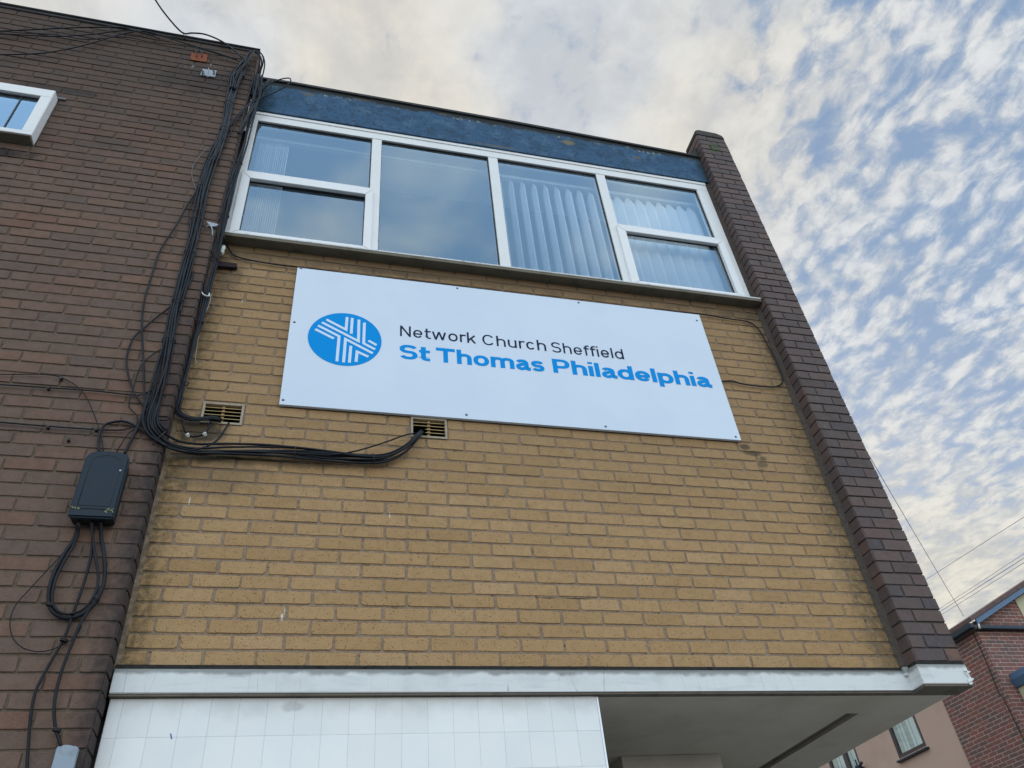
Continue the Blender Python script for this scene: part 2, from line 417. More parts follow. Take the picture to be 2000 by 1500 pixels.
def fascx(t, p, c):
    x, y, z = t.sep(p)
    n = t.noise(p, 13, 6, .65); n2 = t.noise(p, 45, 5, .65); n3 = t.noise(p, 3, 3)
    c = t.mix(t.m('MULTIPLY', t.ss(n, .45, .68), .65), c, (.034, .060, .092))
    c = t.mix(t.m('MULTIPLY', t.ss(t.noise(t.vm('ADD', p, (9, 0, 4)), 7, 6, .7), .50, .62), .7), c, (.080, .150, .235))
    c = t.mix(t.m('MULTIPLY', t.ss(n2, .54, .64), .55), c, (.02, .03, .04))
    top = t.m('ADD', t.m('SUBTRACT', 4.83, t.m('MULTIPLY', x, .018)), t.m('MULTIPLY', z, -1.0))
    e = t.m('ADD', top, t.m('MULTIPLY', t.noise(p, 8, 6, .72), -.15))
    m = t.m('MULTIPLY', t.ss(e, -.005, -.055), .9)
    c = t.mix(m, c, (.035, .036, .030))
    e2 = t.m('ABSOLUTE', t.m('ADD', e, .02))
    m2 = t.m('MULTIPLY', t.ss(e2, .028, .004), t.m('MULTIPLY', t.ss(n2, .55, .63), t.ss(t.noise(p, 2.5, 2), .42, .58)))
    c = t.mix(m2, c, (.44, .42, .33))
    le = t.m('ADD', x, t.m('MULTIPLY', n, -.3)); c = t.mix(t.m('MULTIPLY', t.ss(le, .12, -.15), .75), c, (.012, .03, .03))
    re = t.m('ADD', t.m('SUBTRACT', 3.93, x), t.m('MULTIPLY', n, -.2)); c = t.mix(t.m('MULTIPLY', t.ss(re, .0, -.15), .7), c, (.03, .04, .035))
    c = t.mix(t.m('MULTIPLY', blob(t, p, 2.66, 4.66, .07, .04, 3), .9), c, (.20, .17, .10))
    for (cx, cz, rx, rz, sd_) in ((.42, 4.74, .06, .02, 41), (.85, 4.79, .10, .012, 42), (1.55, 4.78, .09, .012, 43), (2.0, 4.42, .25, .015, 44), (2.95, 4.72, .05, .012, 45), (3.3, 4.60, .04, .02, 46)):
        c = t.mix(t.m('MULTIPLY', blob(t, p, cx, cz, rx, rz, sd_), .8), c, (.15, .125, .085))
    fl = t.ss(t.noise(p, 26, 3, .5), .745, .76)
    return t.mix(t.m('MULTIPLY', fl, .9), c, (.4, .42, .42))
M_FASC = paintmat('blue_weathered_paint', (.048, .110, .200), (.03, .05, .075), .4, .8, 7, .9, fascx, .1)
M_FELT = paintmat('roof_felt', (.045, .047, .05), (.12, .12, .11), .4, .85, 18, .7)
M_LEAD = paintmat('roof_edge_metal', (.11, .115, .125), (.04, .04, .04), .5, .5, 9, .4)
def glassf(tint, base, tr=(.86, .9, .93)):
    def f(t):
        fr = t.n('ShaderNodeFresnel'); fr.inputs[0].default_value = 1.5
        g = t.n('ShaderNodeBsdfGlossy'); g.inputs['Color'].default_value = (*tint, 1); g.inputs['Roughness'].default_value = .015
        t.put(g.inputs['Normal'], t.bump(t.noise(t.pos(), 1.3, 2), .05, .02))
        tp = t.n('ShaderNodeBsdfTransparent'); tp.inputs[0].default_value = (*tr, 1)
        mx = t.n('ShaderNodeMixShader'); t.put(mx.inputs[0], t.m('MULTIPLY', t.m('ADD', t.m('MULTIPLY', fr.outputs[0], .9), base), t.m('SUBTRACT', 1.0, t.n('ShaderNodeNewGeometry').outputs['Backfacing'])))
        t.L.new(tp.outputs[0], mx.inputs[1]); t.L.new(g.outputs[0], mx.inputs[2]); return mx.outputs[0]
    return f
M_GLASS = mat('window_glass', glassf((.66, .84, 1.0), .155))
M_GLASS3 = mat('small_window_glass', glassf((.66, .84, 1.0), .30))
M_GLASS2 = mat('house_window_glass', glassf((.72, .92, .95), .30))
M_SIGN = mat('sign_panel', lambda t: {'Base Color': t.mix(t.m('MULTIPLY', t.ss(t.noise(t.pos(), 1.7, 4, .6), .35, .7), .5), (.60, .69, .80), (.53, .63, .75)), 'Roughness': .27, 'Specular IOR Level': .45, 'Normal': t.bump(t.noise(t.pos(), 1.1, 2), .25, .02)})
M_SIGNE = mat('sign_panel_edge', lambda t: {'Base Color': (.8, .85, .9), 'Roughness': .4})
M_BLUE = mat('logo_blue_vinyl', lambda t: {'Base Color': (.0, .265, .70), 'Roughness': .5, 'Specular IOR Level': .06})
M_LWHITE = mat('logo_pale_vinyl', lambda t: {'Base Color': (.58, .70, .83), 'Roughness': .4})
M_NAVY = mat('navy_vinyl', lambda t: {'Base Color': (.018, .026, .060), 'Roughness': .6, 'Specular IOR Level': .06})
M_SCREW = mat('screw_head', lambda t: {'Base Color': (.12, .14, .17), 'Roughness': .4, 'Metallic': .6})
M_CAB = mat('black_cable', lambda t: {'Base Color': t.mix(t.ss(t.noise(t.pos(), 12, 3), .4, .75), (.004, .006, .010), (.010, .013, .019)), 'Roughness': .45, 'Specular IOR Level': .22})
M_CABG = mat('grey_cable', lambda t: {'Base Color': (.13, .125, .14), 'Roughness': .5})
M_CABW = mat('white_thin_cable', lambda t: {'Base Color': (.5, .5, .48), 'Roughness': .5})
M_BOX = paintmat('dark_slate_plastic', (.012, .024, .038), (.03, .035, .04), .25, .5, 12, .15)
M_BOXD = mat('black_plastic', lambda t: {'Base Color': (.006, .007, .009), 'Roughness': .6})
M_LICH = mat('lichen', lambda t: {'Base Color': t.mix(t.noise(t.pos(), 90, 3), (.16, .19, .07), (.34, .36, .20)), 'Roughness': 1.0, 'Normal': t.bump(t.noise(t.pos(), 200, 3), 1.0, .004)})
M_RUST = paintmat('rusty_steel', (.26, .085, .045), (.09, .04, .03), .6, .85, 45, .6)
M_GALV = paintmat('galvanised_steel', (.33, .38, .43), (.12, .13, .14), .5, .45, 30, .3)
M_PLATE = paintmat('grey_painted_cover', (.27, .33, .39), (.15, .18, .20), .5, .5, 22, .3)
M_POT = paintmat('white_porcelain', (.62, .66, .60), (.2, .26, .2), .4, .3, 25, .1)
M_WOOD = paintmat('dark_timber', (.035, .025, .028), (.02, .015, .015), .5, .9, 40, .4)
M_BRASS = paintmat('buff_vent_plastic', (.42, .31, .15), (.16, .11, .05), .35, .6, 30, .3)
M_VENTF = paintmat('vent_rim_mortar', (.36, .31, .24), (.14, .12, .09), .6, .9, 40, .6)
M_BLACK = mat('void_black', lambda t: {'Base Color': (.008, .008, .008), 'Roughness': 1.0})
M_SLAT = mat('blind_fabric', lambda t: {'Base Color': (.80, .80, .78), 'Roughness': .8})
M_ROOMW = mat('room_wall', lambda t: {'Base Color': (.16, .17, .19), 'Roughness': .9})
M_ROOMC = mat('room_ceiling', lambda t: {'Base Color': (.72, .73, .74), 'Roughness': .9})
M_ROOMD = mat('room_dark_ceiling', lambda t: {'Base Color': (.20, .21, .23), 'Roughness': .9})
M_CONC = paintmat('concrete', (.28, .27, .25), (.15, .15, .14), .4, .9, 4, .4)
M_PINK = paintmat('pink_render', (.50, .365, .30), (.35, .27, .225), .45, .95, 2.2, .4)
M_CREAM = paintmat('cream_render', (.48, .46, .32), (.35, .34, .25), .3, .95, 3, .3)
M_MAROON = mat('dark_brown_frame', lambda t: {'Base Color': (.030, .018, .025), 'Roughness': .35})
M_BBLUE = paintmat('blue_grey_paint', (.085, .155, .25), (.03, .05, .08), .3, .4, 6, .1)
M_GUT = paintmat('dark_gutter', (.022, .035, .052), (.05, .06, .06), .3, .4, 9, .1)
M_RTILE = paintmat('brown_roof_tile', (.13, .085, .08), (.05, .04, .04), .6, .85, 14, .6)
M_ASPH = paintmat('asphalt', (.055, .055, .055), (.03, .03, .03), .5, .95, 30, .6)
M_PAVE = paintmat('paving', (.44, .42, .39), (.26, .25, .23), .5, .9, 10, .4)

# ------------------------------------------------------------------ ground
GZ = -2.95
b = NB(); box(b, (-900, -900, GZ-.3), (900, 900, GZ)); struct(obj('ground', b, M_ASPH))
b = NB(); box(b, (-40, -2.4, GZ-.05), (4.9, -.02, GZ+.12)); box(b, (4.9, -2.4, GZ-.05), (7.0, 30, GZ+.12)); struct(obj('pavement', b, M_PAVE))

# ================================================================== BUFF BRICK BUILDING
B1 = thing('brick_building', 'buff brick building with blue fascia, long white window band and tiled ground floor', 'building', (2.1, 0, GZ))
WZ0, WZT = 0.0, 2.83
vents = [(.118, .334, 1.328, 1.472), (1.262, 1.474, 1.334, 1.478)]
rY = random.Random(11)
b = NB()
bricks(b, (0, .005, 0), (1, 0, 0), (0, 0, 1), (0, -1, 0), 3.935, 38, lambda r: .1125 if r % 2 == 0 else .225, holes=vents, prot=.0045, rad=.009, rr=rY, jt=.0125)
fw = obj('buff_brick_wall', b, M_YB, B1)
b = NB()
def slab_holes(bm, x0, x1, z0, z1, y0, y1, holes):
    xs = sorted({x0, x1, *[h[0] for h in holes], *[h[1] for h in holes]})
    for a, c in zip(xs[:-1], xs[1:]):
        z = z0
        for h in sorted([h for h in holes if h[0] <= a + 1e-6 and h[1] >= c - 1e-6], key=lambda h: h[2]):
            box(bm, (a, y0, z), (c, y1, h[2])); z = h[3]
        box(bm, (a, y0, z), (c, y1, z1))
slab_holes(b, 0, 3.935, .002, 2.86, .0045, .22, vents)
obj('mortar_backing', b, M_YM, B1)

# pier
rP = random.Random(5); PX0, PX1, PYF = 3.957, 4.252, -.1125
PROWS = 68
b = NB()
bricks(b, (PX0, PYF+.005, 0), (1, 0, 0), (0, 0, 1), (0, -1, 0), PX1-PX0, PROWS, lambda r: [0, .198, .295] if r % 2 == 0 else [0, .098, .295], prot=.006, rad=.004, rr=rP, jt=.009, jit=.0012)
bricks(b, (PX0+.005, PYF+.0, 0), (0, 1, 0), (0, 0, 1), (-1, 0, 0), .115, 65, lambda r: [0, .115], prot=.006, rad=.004, rr=rP, jt=.009, jit=.0012)
bricks(b, (PX0+.005, PYF+.0, 0), (0, 1, 0), (0, 0, 1), (-1, 0, 0), .225, 3, lambda r: [0, .225] if r % 2 else [0, .11, .225], prot=.006, rad=.004, rr=rP, jt=.009, row0=65)
bricks(b, (PX1-.005, .33, 0), (0, -1, 0), (0, 0, 1), (1, 0, 0), .4425, PROWS, lambda r: .22 if r % 2 else .11, prot=.006, rad=.004, rr=rP, jt=.009)
pier = obj('brick_pier', b, M_PB, B1)
b = NB(); box(b, (PX0+.005, PYF+.0055, .002), (PX1-.0055, .11, PROWS*PITCH)); obj('pier_mortar', b, M_PM, B1)
# rounded capping course
b = NB(); zc = PROWS*PITCH; pts = []
for (x, z) in ((PX0-.004, zc+.001), (PX0-.006, zc+.045), (PX0+.012, zc+.080), (PX0+.04, zc+.095), (PX1-.07, zc+.088), (PX1-.012, zc+.062), (PX1+.002, zc+.03), (PX1+.002, zc+.001)):
    pts.append(Vector((x, PYF-.004, z)))
prism(b, pts, (0, .225, 0), bev=.008)
obj('pier_capping', b, M_PM, B1)
# pointing fillet between wall and pier
b = NB(); rf = random.Random(3); zz = [.01 + i*.05 for i in range(57)]
prev = None
for z in zz:
    j = rf.uniform(-.003, .003)
    r_ = [b.verts.new((3.925+j, -.003, z)), b.verts.new((3.9595, -.026+j, z)), b.verts.new((3.9595, .003, z))]
    if prev:
        for i in range(3): b.faces.new((prev[i], prev[(i+1)%3], r_[(i+1)%3], r_[i]))
    prev = r_
obj('corner_pointing', b, M_FIL, B1)
b = NB(); prev = None
for z in [2.86 + i*.05 for i in range(40)]:
    j = rf.uniform(-.004, .004)
    r_ = [b.verts.new((3.9145, -.012+j*.3, z)), b.verts.new((3.9595, -.024+j, z)), b.verts.new((3.9595, .003, z))]
    if prev:
        for i in range(3): b.faces.new((prev[i], prev[(i+1)%3], r_[(i+1)%3], r_[i]))
    prev = r_
obj('corner_pointing', b, M_FIL, B1)

b = NB(); prev = None
for z in [-.02 + i*.05 for i in range(58)]:
    j = rf.uniform(-.003, .003)
    r_ = [b.verts.new((.009+j, -.002, z)), b.verts.new((-.0125, -.016+j, z)), b.verts.new((-.0125, .006, z))]
    if prev:
        for i in range(3): b.faces.new((prev[i], prev[(i+1)%3], r_[(i+1)%3], r_[i]))
    prev = r_
obj('corner_pointing', b, M_YM, B1)
# structural body behind the facade (so it stands up from other positions)
b = NB()
box(b, (0.0, .222, 4.47), (4.22, 5.2, 4.74))           # roof slab
box(b, (0.0, .23, 2.55), (4.22, 5.2, 2.80))            # floor
box(b, (-.1, .222, 2.80), (.015, 5.2, 4.47)); box(b, (3.98, .222, 2.80), (4.22, 5.2, 4.47))
box(b, (.015, 4.4, 2.80), (3.98, 4.6, 4.47))
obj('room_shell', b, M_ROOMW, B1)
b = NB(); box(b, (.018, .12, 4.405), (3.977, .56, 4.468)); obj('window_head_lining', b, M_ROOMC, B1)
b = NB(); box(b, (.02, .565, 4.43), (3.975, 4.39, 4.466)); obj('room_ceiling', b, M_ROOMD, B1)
b = NB(); box(b, (4.0, .115, .0), (4.232, 5.2, 2.55)); box(b, (0.0, 5.0, 0), (3.99, 5.2, 2.55)); obj('side_wall', b, M_PM, B1)

# soffit slab, with shadow groove
b = NB()
gx0, gx1, gy0 = 3.745, 3.83, .335
box(b, (0.0, .004, -.123), (gx0, 5.2, -.004)); box(b, (gx0, .004, -.123), (gx1, gy0, -.004)); box(b, (gx1, .004, -.1232), (4.222, 5.2, -.004))
box(b, (gx0, gy0, -.10), (gx1, 5.2, -.006))
obj('soffit', b, M_SOFF, B1)
b = NB(); box(b, (gx0, gy0, -.104), (gx1, 5.15, -.1005)); obj('drip_groove', b, M_SOFFD, B1)
# white painted band along the slab edge, stepping out round the pier
b = NB()
def outline(zt, zb, off):
    yf = -.030 - off; yp = PYF - .016 - off
    P = [(-.005, yf), (3.925-off, yf), (3.925-off, yp), (4.238, yp), (4.240, .02), (-.005, .02)]
    return P
P = outline(0, 0, 0)
prism(b, [Vector((x, y, -.124)) for x, y in P], (0, 0, .103), bev=.003)
band = obj('white_band', b, M_BAND, B1)
b = NB(); P = outline(0, 0, -.012)
prism(b, [Vector((x, y, -.0205)) for x, y in P], (0, 0, .0215)); obj('damp_course', b, M_DPC, B1)
b = NB(); P = outline(0, 0, -.008)
prism(b, [Vector((x, y, -.134)) for x, y in P], (0, 0, .0095)); obj('drip_edge', b, M_SOFFD, B1)
b = NB(); box(b, (3.905, -.050, -.05), (3.937, -.0305, -.004), bev=.004); obj('band_patch', b, M_BAND, B1)
# broken, peeling end of the band
b = NB(); rr_ = random.Random(9)
for k in range(7):
    x = 4.200 + rr_.uniform(0, .03); z = -.04 - k*.012
    a = Vector((x, PYF-.019, z)); c = a + Vector((rr_.uniform(.01, .035), -rr_.uniform(.002, .012), -rr_.uniform(.0, .02))); e = a + Vector((rr_.uniform(-.01, .02), -.003, -.02))
    prism(b, [a, c, e], (0, .003, 0))
obj('peeling_paint', b, M_BAND, B1)

# ground floor: tiled wall, recess with roller box
b = NB(); TP = .1163
for i in range(19):
    x0, x1 = -.062 + i*TP + .00035, -.062 + (i+1)*TP - .00035
    if x0 < 0: x0 = .002
    x1 = min(x1, 2.148)
    if x1 - x0 < .01: continue
    for (z1, z0) in [(-.137, -.2940)] + [(-.2945 - k*.154, -.2945 - (k+1)*.154 + .0010) for k in range(16)]:
        box(b, (x0, -.0005 + random.uniform(-.0002, .0002), z0), (x1, .008, z1), bev=.0004)
obj('tile_facing', b, M_TILE, B1)
b = NB(); box(b, (0.0, .0015, -2.95), (2.147, .25, -.1385)); obj('tiled_wall', b, M_GROUT, B1)
b = NB(); box(b, (2.1485, -.003, -2.9), (2.158, .25, -.1385), bev=.002); obj('corner_trim', b, M_SIGNE, B1)
b = NB(); a = at(333, 1433, -.0015); tube(b, catmull([a, a+Vector((.004, 0, -.008)), a+Vector((.008, 0, -.02))], .004), .0022); obj('ink_mark', b, M_INK, B1)
b = NB(); box(b, (2.655, 1.05, -.206), (3.30, 1.75, -.1245), bev=.003); obj('roller_box', b, M_SOFF, B1)
b = NB(); box(b, (2.655, 1.10, -2.9), (3.28, 1.72, -.208)); box(b, (2.15, 2.6, -2.94), (4.2, 2.75, -.1245)); obj('shop_front', b, M_BLACK, B1)

# fascia and roof edge
b = NB()
prism(b, [Vector(p) for p in ((-.002, -.036, 4.388), (3.952, -.036, 4.388), (3.952, -.036, 4.758), (2.16, -.036, 4.812), (.27, -.036, 4.838), (-.002, -.036, 4.83))], (0, .09, 0), bev=.003)
obj('blue_fascia', b, M_FASC, B1)
b = NB()
prism(b, [Vector(p) for p in ((-.002, -.052, 4.832), (.27, -.052, 4.840), (2.16, -.052, 4.814), (3.950, -.052, 4.760), (3.950, -.052, 4.790), (2.16, -.052, 4.842), (.27, -.052, 4.866), (-.002, -.052, 4.862))], (0, .35, 0), bev=.004)
prism(b, [Vector(p) for p in ((3.86, -.045, 4.79), (3.953, -.045, 4.79), (3.953, -.045, 4.93))], (0, .1, 0), bev=.003)
obj('roof_edge', b, M_FELT, B1)
b = NB(); box(b, (0.0, .30, 4.745), (4.22, 5.2, 4.80)); obj('flat_roof', b, M_FELT, B1)

# window band
FY = -.020
win = NB()
def rail(bm, x0, x1, z0, z1, yf=FY, yb=.05, bev=.004): box(bm, (x0, yf, z0), (x1, yb, z1), bev=bev)
wx0, wx1, wz0, wz1 = .026, 3.914, 2.862, 4.388
gz1 = 4.272
muls = [(.958, 1.034), (1.911, 1.990), (2.858, 2.938)]
rail(win, wx0, wx1, gz1, wz1); rail(win, wx0, wx1, wz0, 2.878)
rail(win, wx0, .078, 2.8785, gz1-.0005); rail(win, 3.806, wx1, 2.8785, gz1-.0005)
for a, c in muls: rail(win, a, c, 2.8785, gz1-.0005, FY+.0025)
# transoms behind the sashes
rail(win, .0785, .9575, 3.575, 3.618, FY+.004); rail(win, 2.9385, 3.8055, 3.575, 3.612, FY+.004)
winp = obj('window', win, M_FRAME, B1)
# thin raised ledge along the head
b = NB(); box(b, (wx0+.001, -.026, 4.352), (wx1-.001, -.0205, 4.384), bev=.0015); obj('head_bead', b, M_FRAME, winp)
def sash(x0, x1, z0, z1, g):
    b = NB(); y0, y1 = -.034, FY+.001
    gx0, gx1, gz0, gz1_ = g
    # mitred frame
    o = [(x0, z0), (x1, z0), (x1, z1), (x0, z1)]; i = [(gx0, gz0), (gx1, gz0), (gx1, gz1_), (gx0, gz1_)]
    for k in range(4):
        e = (k+1) % 4; h = .0006
        P = [o[k], o[e], i[e], i[k]]; cx = sum(p[0] for p in P)/4; cz = sum(p[1] for p in P)/4
        P = [(p[0] + (cx-p[0])*h/max(.02, abs(cx-p[0])), p[1] + (cz-p[1])*h/max(.02, abs(cz-p[1]))) for p in P]
        prism(b, [Vector((x, y0, z)) for x, z in P], (0, y1-y0+.03, 0), bev=.0025)
    return obj('sash', b, M_SASH, winp)
sash(.052, .985, 2.882, 3.582, (.112, .928, 2.922, 3.508))
sash(2.914, 3.862, 2.880, 3.572, (2.985, 3.798, 2.920, 3.508))
panes = [(.079, .957, 3.617, 4.272), (1.034, 1.911, 2.876, 4.272), (1.990, 2.858, 2.876, 4.272), (2.938, 3.806, 3.612, 4.272), (.110, .930, 2.920, 3.510), (2.983, 3.800, 2.918, 3.510)]
gask = NB()
for (x0, x1, z0, z1) in panes:
    b = NB(); box(b, (x0+.003, .004, z0+.003), (x1-.003, .008, z1-.003)); obj('pane', b, M_GLASS, winp)
    w = .007
    box(gask, (x0, -.006, z1-w*1.6), (x1, .003, z1-.0003)); box(gask, (x0, -.006, z0+.0003), (x1, .003, z0+w*.5))
    box(gask, (x0+.0003, -.006, z0+w*.51), (x0+w*.5, .003, z1-w*1.61)); box(gask, (x1-w, -.006, z0+w*.51), (x1-.0003, .003, z1-w*1.61))
obj('gasket', gask, M_GASK, winp)
# sill
b = NB(); box(b, (.02, -.076, 2.806), (3.953, .15, 2.838), bev=.004); sillp = obj('window_sill', b, M_SILL, B1)
b = NB(); box(b, (.021, -.0785, 2.832), (3.952, -.021, 2.845), bev=.002)
rs = random.Random(8)
obj('sill_paint', b, M_SILLW, sillp)
b = NB(); box(b, (.026, -.018, 2.8455), (3.912, .1, 2.8615)); obj('sill_bead', b, M_FRAME, B1)

# air vents in the wall
def vent(x0, x1, z0, z1, skip, label):
    b = NB(); y = -.006
    v_ = obj('air_vent', (lambda bm: (box(bm, (x0, y, z1-.012), (x1, .03, z1)), box(bm, (x0, y, z0), (x1, .03, z0+.012)), box(bm, (x0, y, z0+.0125), (x0+.012, .03, z1-.0125)), box(bm, (x1-.012, y, z0+.0125), (x1, .03, z1-.0125)), bm)[-1])(b), M_VENTF, B1)
    v_['label'] = label
    n = 5; H = (z1 - z0 - .024)
    for k in range(n):
        if k in skip and False: continue
        zt = z1 - .012 - k*H/n
        b = NB(); a0 = x0 + .0125; a1 = x1 - .0125
        if k in skip: a0 = x0 + .085
        prism(b, [Vector((a0, -.004, zt-.022)), Vector((a0, -.004, zt-.0265)), Vector((a0, .026, zt-.004)), Vector((a0, .026, zt))], (a1-a0, 0, 0), bev=.0008)
        obj('louvre', b, M_BRASS, v_)
    b = NB(); box(b, ((x0+x1)/2-.008, .008, z0+.013), ((x0+x1)/2+.008, .02, z1-.013)); obj('louvre_rib', b, M_BRASS, v_)
    b = NB(); box(b, (x0+.002, .06, z0+.002), (x1-.002, .2, z1-.002)); obj('duct', b, M_BLACK, v_)
vent(*vents[0], (4,), 'vent nearer the dark brick wall'); vent(*vents[1], (2, 3, 4), 'vent with its left half broken out under the white board')

# ================================================================== DARK BRICK BUILDING
B2 = thing('brick_building', 'dark sooty red-brick building whose wall carries the black cable runs', 'building', (-1.5, -.1125, GZ))
LY = -.1125; LX1 = -.013; LX0 = -4.2
rD = random.Random(21); z_l0 = -39; RTOP = 69; ZOFF = .002
wh = [(1.2275+LX1-.0, 3.4, 3.42, 4.085)]   # window opening in u (measured leftwards from the corner)
wh = [(LX1+1.240, 3.2, 3.415, 4.03)]
b = NB()
bricks(b, (LX1, LY+.005, ZOFF), (-1, 0, 0), (0, 0, 1), (0, -1, 0), LX1-LX0, RTOP-z_l0, lambda r: [0, .1125] + [.1125 + .225*k for k in range(1, 20)] if r % 2 else [.225*k for k in range(0, 20)], holes=wh, prot=.0055, rad=.006, rr=rD, jt=.0115, row0=z_l0, jit=.0016)
bricks(b, (LX1-.005, LY, ZOFF), (0, 1, 0), (0, 0, 1), (1, 0, 0), .107, RTOP-z_l0, lambda r: [0, .115], prot=.006, rad=.004, rr=rD, jt=.010, row0=z_l0)
obj('dark_brick_wall', b, M_DB, B2)
b = NB()
wx = (LX1 - wh[0][1], LX1 - wh[0][0])
slab_holes(b, LX0, LX1-.0055, -2.9, RTOP*PITCH+.01, LY+.0045, -.002, [(wx[0], wx[1], wh[0][2], wh[0][3])])
obj('mortar_backing', b, M_DM, B2)
b = NB(); box(b, (LX0, .002, -2.9), (-.105, 5.2, 3.3)); box(b, (LX0, .002, 4.2), (-.105, 5.2, RTOP*PITCH)); box(b, (LX0, 2.0, 3.302), (-.105, 5.2, 4.198)); obj('wall_core', b, M_ROOMW, B2)
b = NB(); zt = RTOP*PITCH + ZOFF
prism(b, [Vector(p) for p in ((LX0, LY-.012, zt+.008), (LX1+.004, LY-.012, zt-.005), (LX1+.004, LY-.012, zt+.018), (LX0, LY-.012, zt+.04))], (0, .45, 0), bev=.003)
prism(b, [Vector(p) for p in ((LX0, LY-.03, zt+.034), (LX1+.010, LY-.03, zt+.014), (LX1+.010, LY-.03, zt+.024), (LX0, LY-.03, zt+.046))], (0, .45, 0), bev=.002)
obj('roof_edge', b, M_LEAD, B2)
# boxed-out window top left
lw = NB(); wyf = -.1925; wxr = -1.240; zb, ztp = 3.421, at(106.5, 177, wyf)[2]
gl = (at(80, 187, wyf)[0]+at(42, 253.5, wyf)[0])/2; gzt = at(80, 187, wyf)[2]; gzb = at(42, 253.5, wyf)[2]
xf = at(84, 221, wyf)[0]
box(lw, (-3.1, wyf, gzt), (xf, wyf+.05, ztp), bev=.003); box(lw, (-3.1, wyf, zb), (xf, wyf+.05, gzb-.0003), bev=.003)
box(lw, (gl, wyf+.0005, gzb), (xf-.0005, wyf+.05, gzt-.0003), bev=.003)
box(lw, (-3.1, wyf+.0505, ztp-.02), (xf-.003, LY+.05, ztp-.002)); box(lw, (-3.1, wyf+.0505, zb+.002), (xf-.003, LY+.05, zb+.02))
box(lw, (xf-.02, wyf+.0505, zb+.0205), (xf-.003, LY+.05, ztp-.0205))
lwo = obj('window', lw, M_FRAME, B2)
b = NB(); box(b, (xf-.0025, wyf+.004, zb-.002), (xf+.002, LY-.004, ztp)); obj('side_cheek', b, M_SASH, lwo)
b = NB(); box(b, (-3.1, wyf+.03, gzb+.001), (gl-.0005, wyf+.034, gzt-.001)); obj('pane', b, M_GLASS3, lwo)
b = NB(); a0 = at(41, 183, wyf)[0]; box(b, (a0-.004, wyf+.024, gzb), (a0+.004, wyf+.0295, gzt)); obj('glazing_bar', b, M_GASK, lwo)
b = NB(); box(b, (-3.1, wyf+.022, gzt-.012), (gl-.0005, wyf+.029, gzt-.0005)); box(b, (gl-.005, wyf+.022, gzb+.0005), (gl-.0008, wyf+.029, gzt-.0125)); obj('gasket', b, M_GASK, lwo)
b = NB(); box(b, (-3.1, wyf+.012, zb-.004), (xf-.01, LY-.001, zb+.0015)); obj('window_underside', b, M_SILL, lwo)
b = NB(); box(b, (-3.1, LY-.014, ztp+.012), (-1.19, LY-.001, ztp+.035), bev=.002); obj('lintel_flashing', b, M_LEAD, B2)

# ================================================================== SIGN BOARD
SB = thing('sign_board', 'long white church name board with round blue emblem, screwed to the buff brick', 'sign', (1.96, -.02, 1.48))
sx0, sx1, sz0, sz1 = .517, 3.4025, 1.481, 2.633
SY = -.022
b = NB(); box(b, (sx0, SY, sz0), (sx1, -.003, sz1), mi=0, bev=.0012); obj('panel', b, [M_SIGN], SB)
TY = SY - .0006
def stroke(bm, P, w, y, wz=None):
    """flat ribbon along P; pen width w across upright strokes, wz across level ones"""
    P = [Vector(p) for p in P]; L, R = [], []; wz = wz or w
    closed = (P[0]-P[-1]).length < 1e-6
    for i, p in enumerate(P):
        a = (P[i]-P[i-1]).normalized() if i else ((P[-1]-P[-2]).normalized() if closed else (P[1]-P[0]).normalized())
        c = (P[i+1]-P[i]).normalized() if i < len(P)-1 else ((P[1]-P[0]).normalized() if closed else a)
        na = Vector((-a.z, 0, a.x)); nc = Vector((-c.z, 0, c.x)); m_ = (na+nc).normalized(); k = max(.35, m_.dot(na))
        ww = math.sqrt((w*m_.x)**2 + (wz*m_.z)**2) / k
        L.append(p + m_*ww/2); R.append(p - m_*ww/2)
    for i in range(len(P)-1):
        bm.faces.new([bm.verts.new(Vector((q.x, y, q.z))) for q in (L[i], L[i+1], R[i+1], R[i])])
def arc(cx, cy, rx, ry, a0, a1, n=22, e=2.35):
    out = []
    for k in range(n+1):
        a = math.radians(a0 + (a1-a0)*k/n); c, s_ = math.cos(a), math.sin(a)
        out.append((cx + rx*math.copysign(abs(c)**(2/e), c), cy + ry*math.copysign(abs(s_)**(2/e), s_)))
    return out
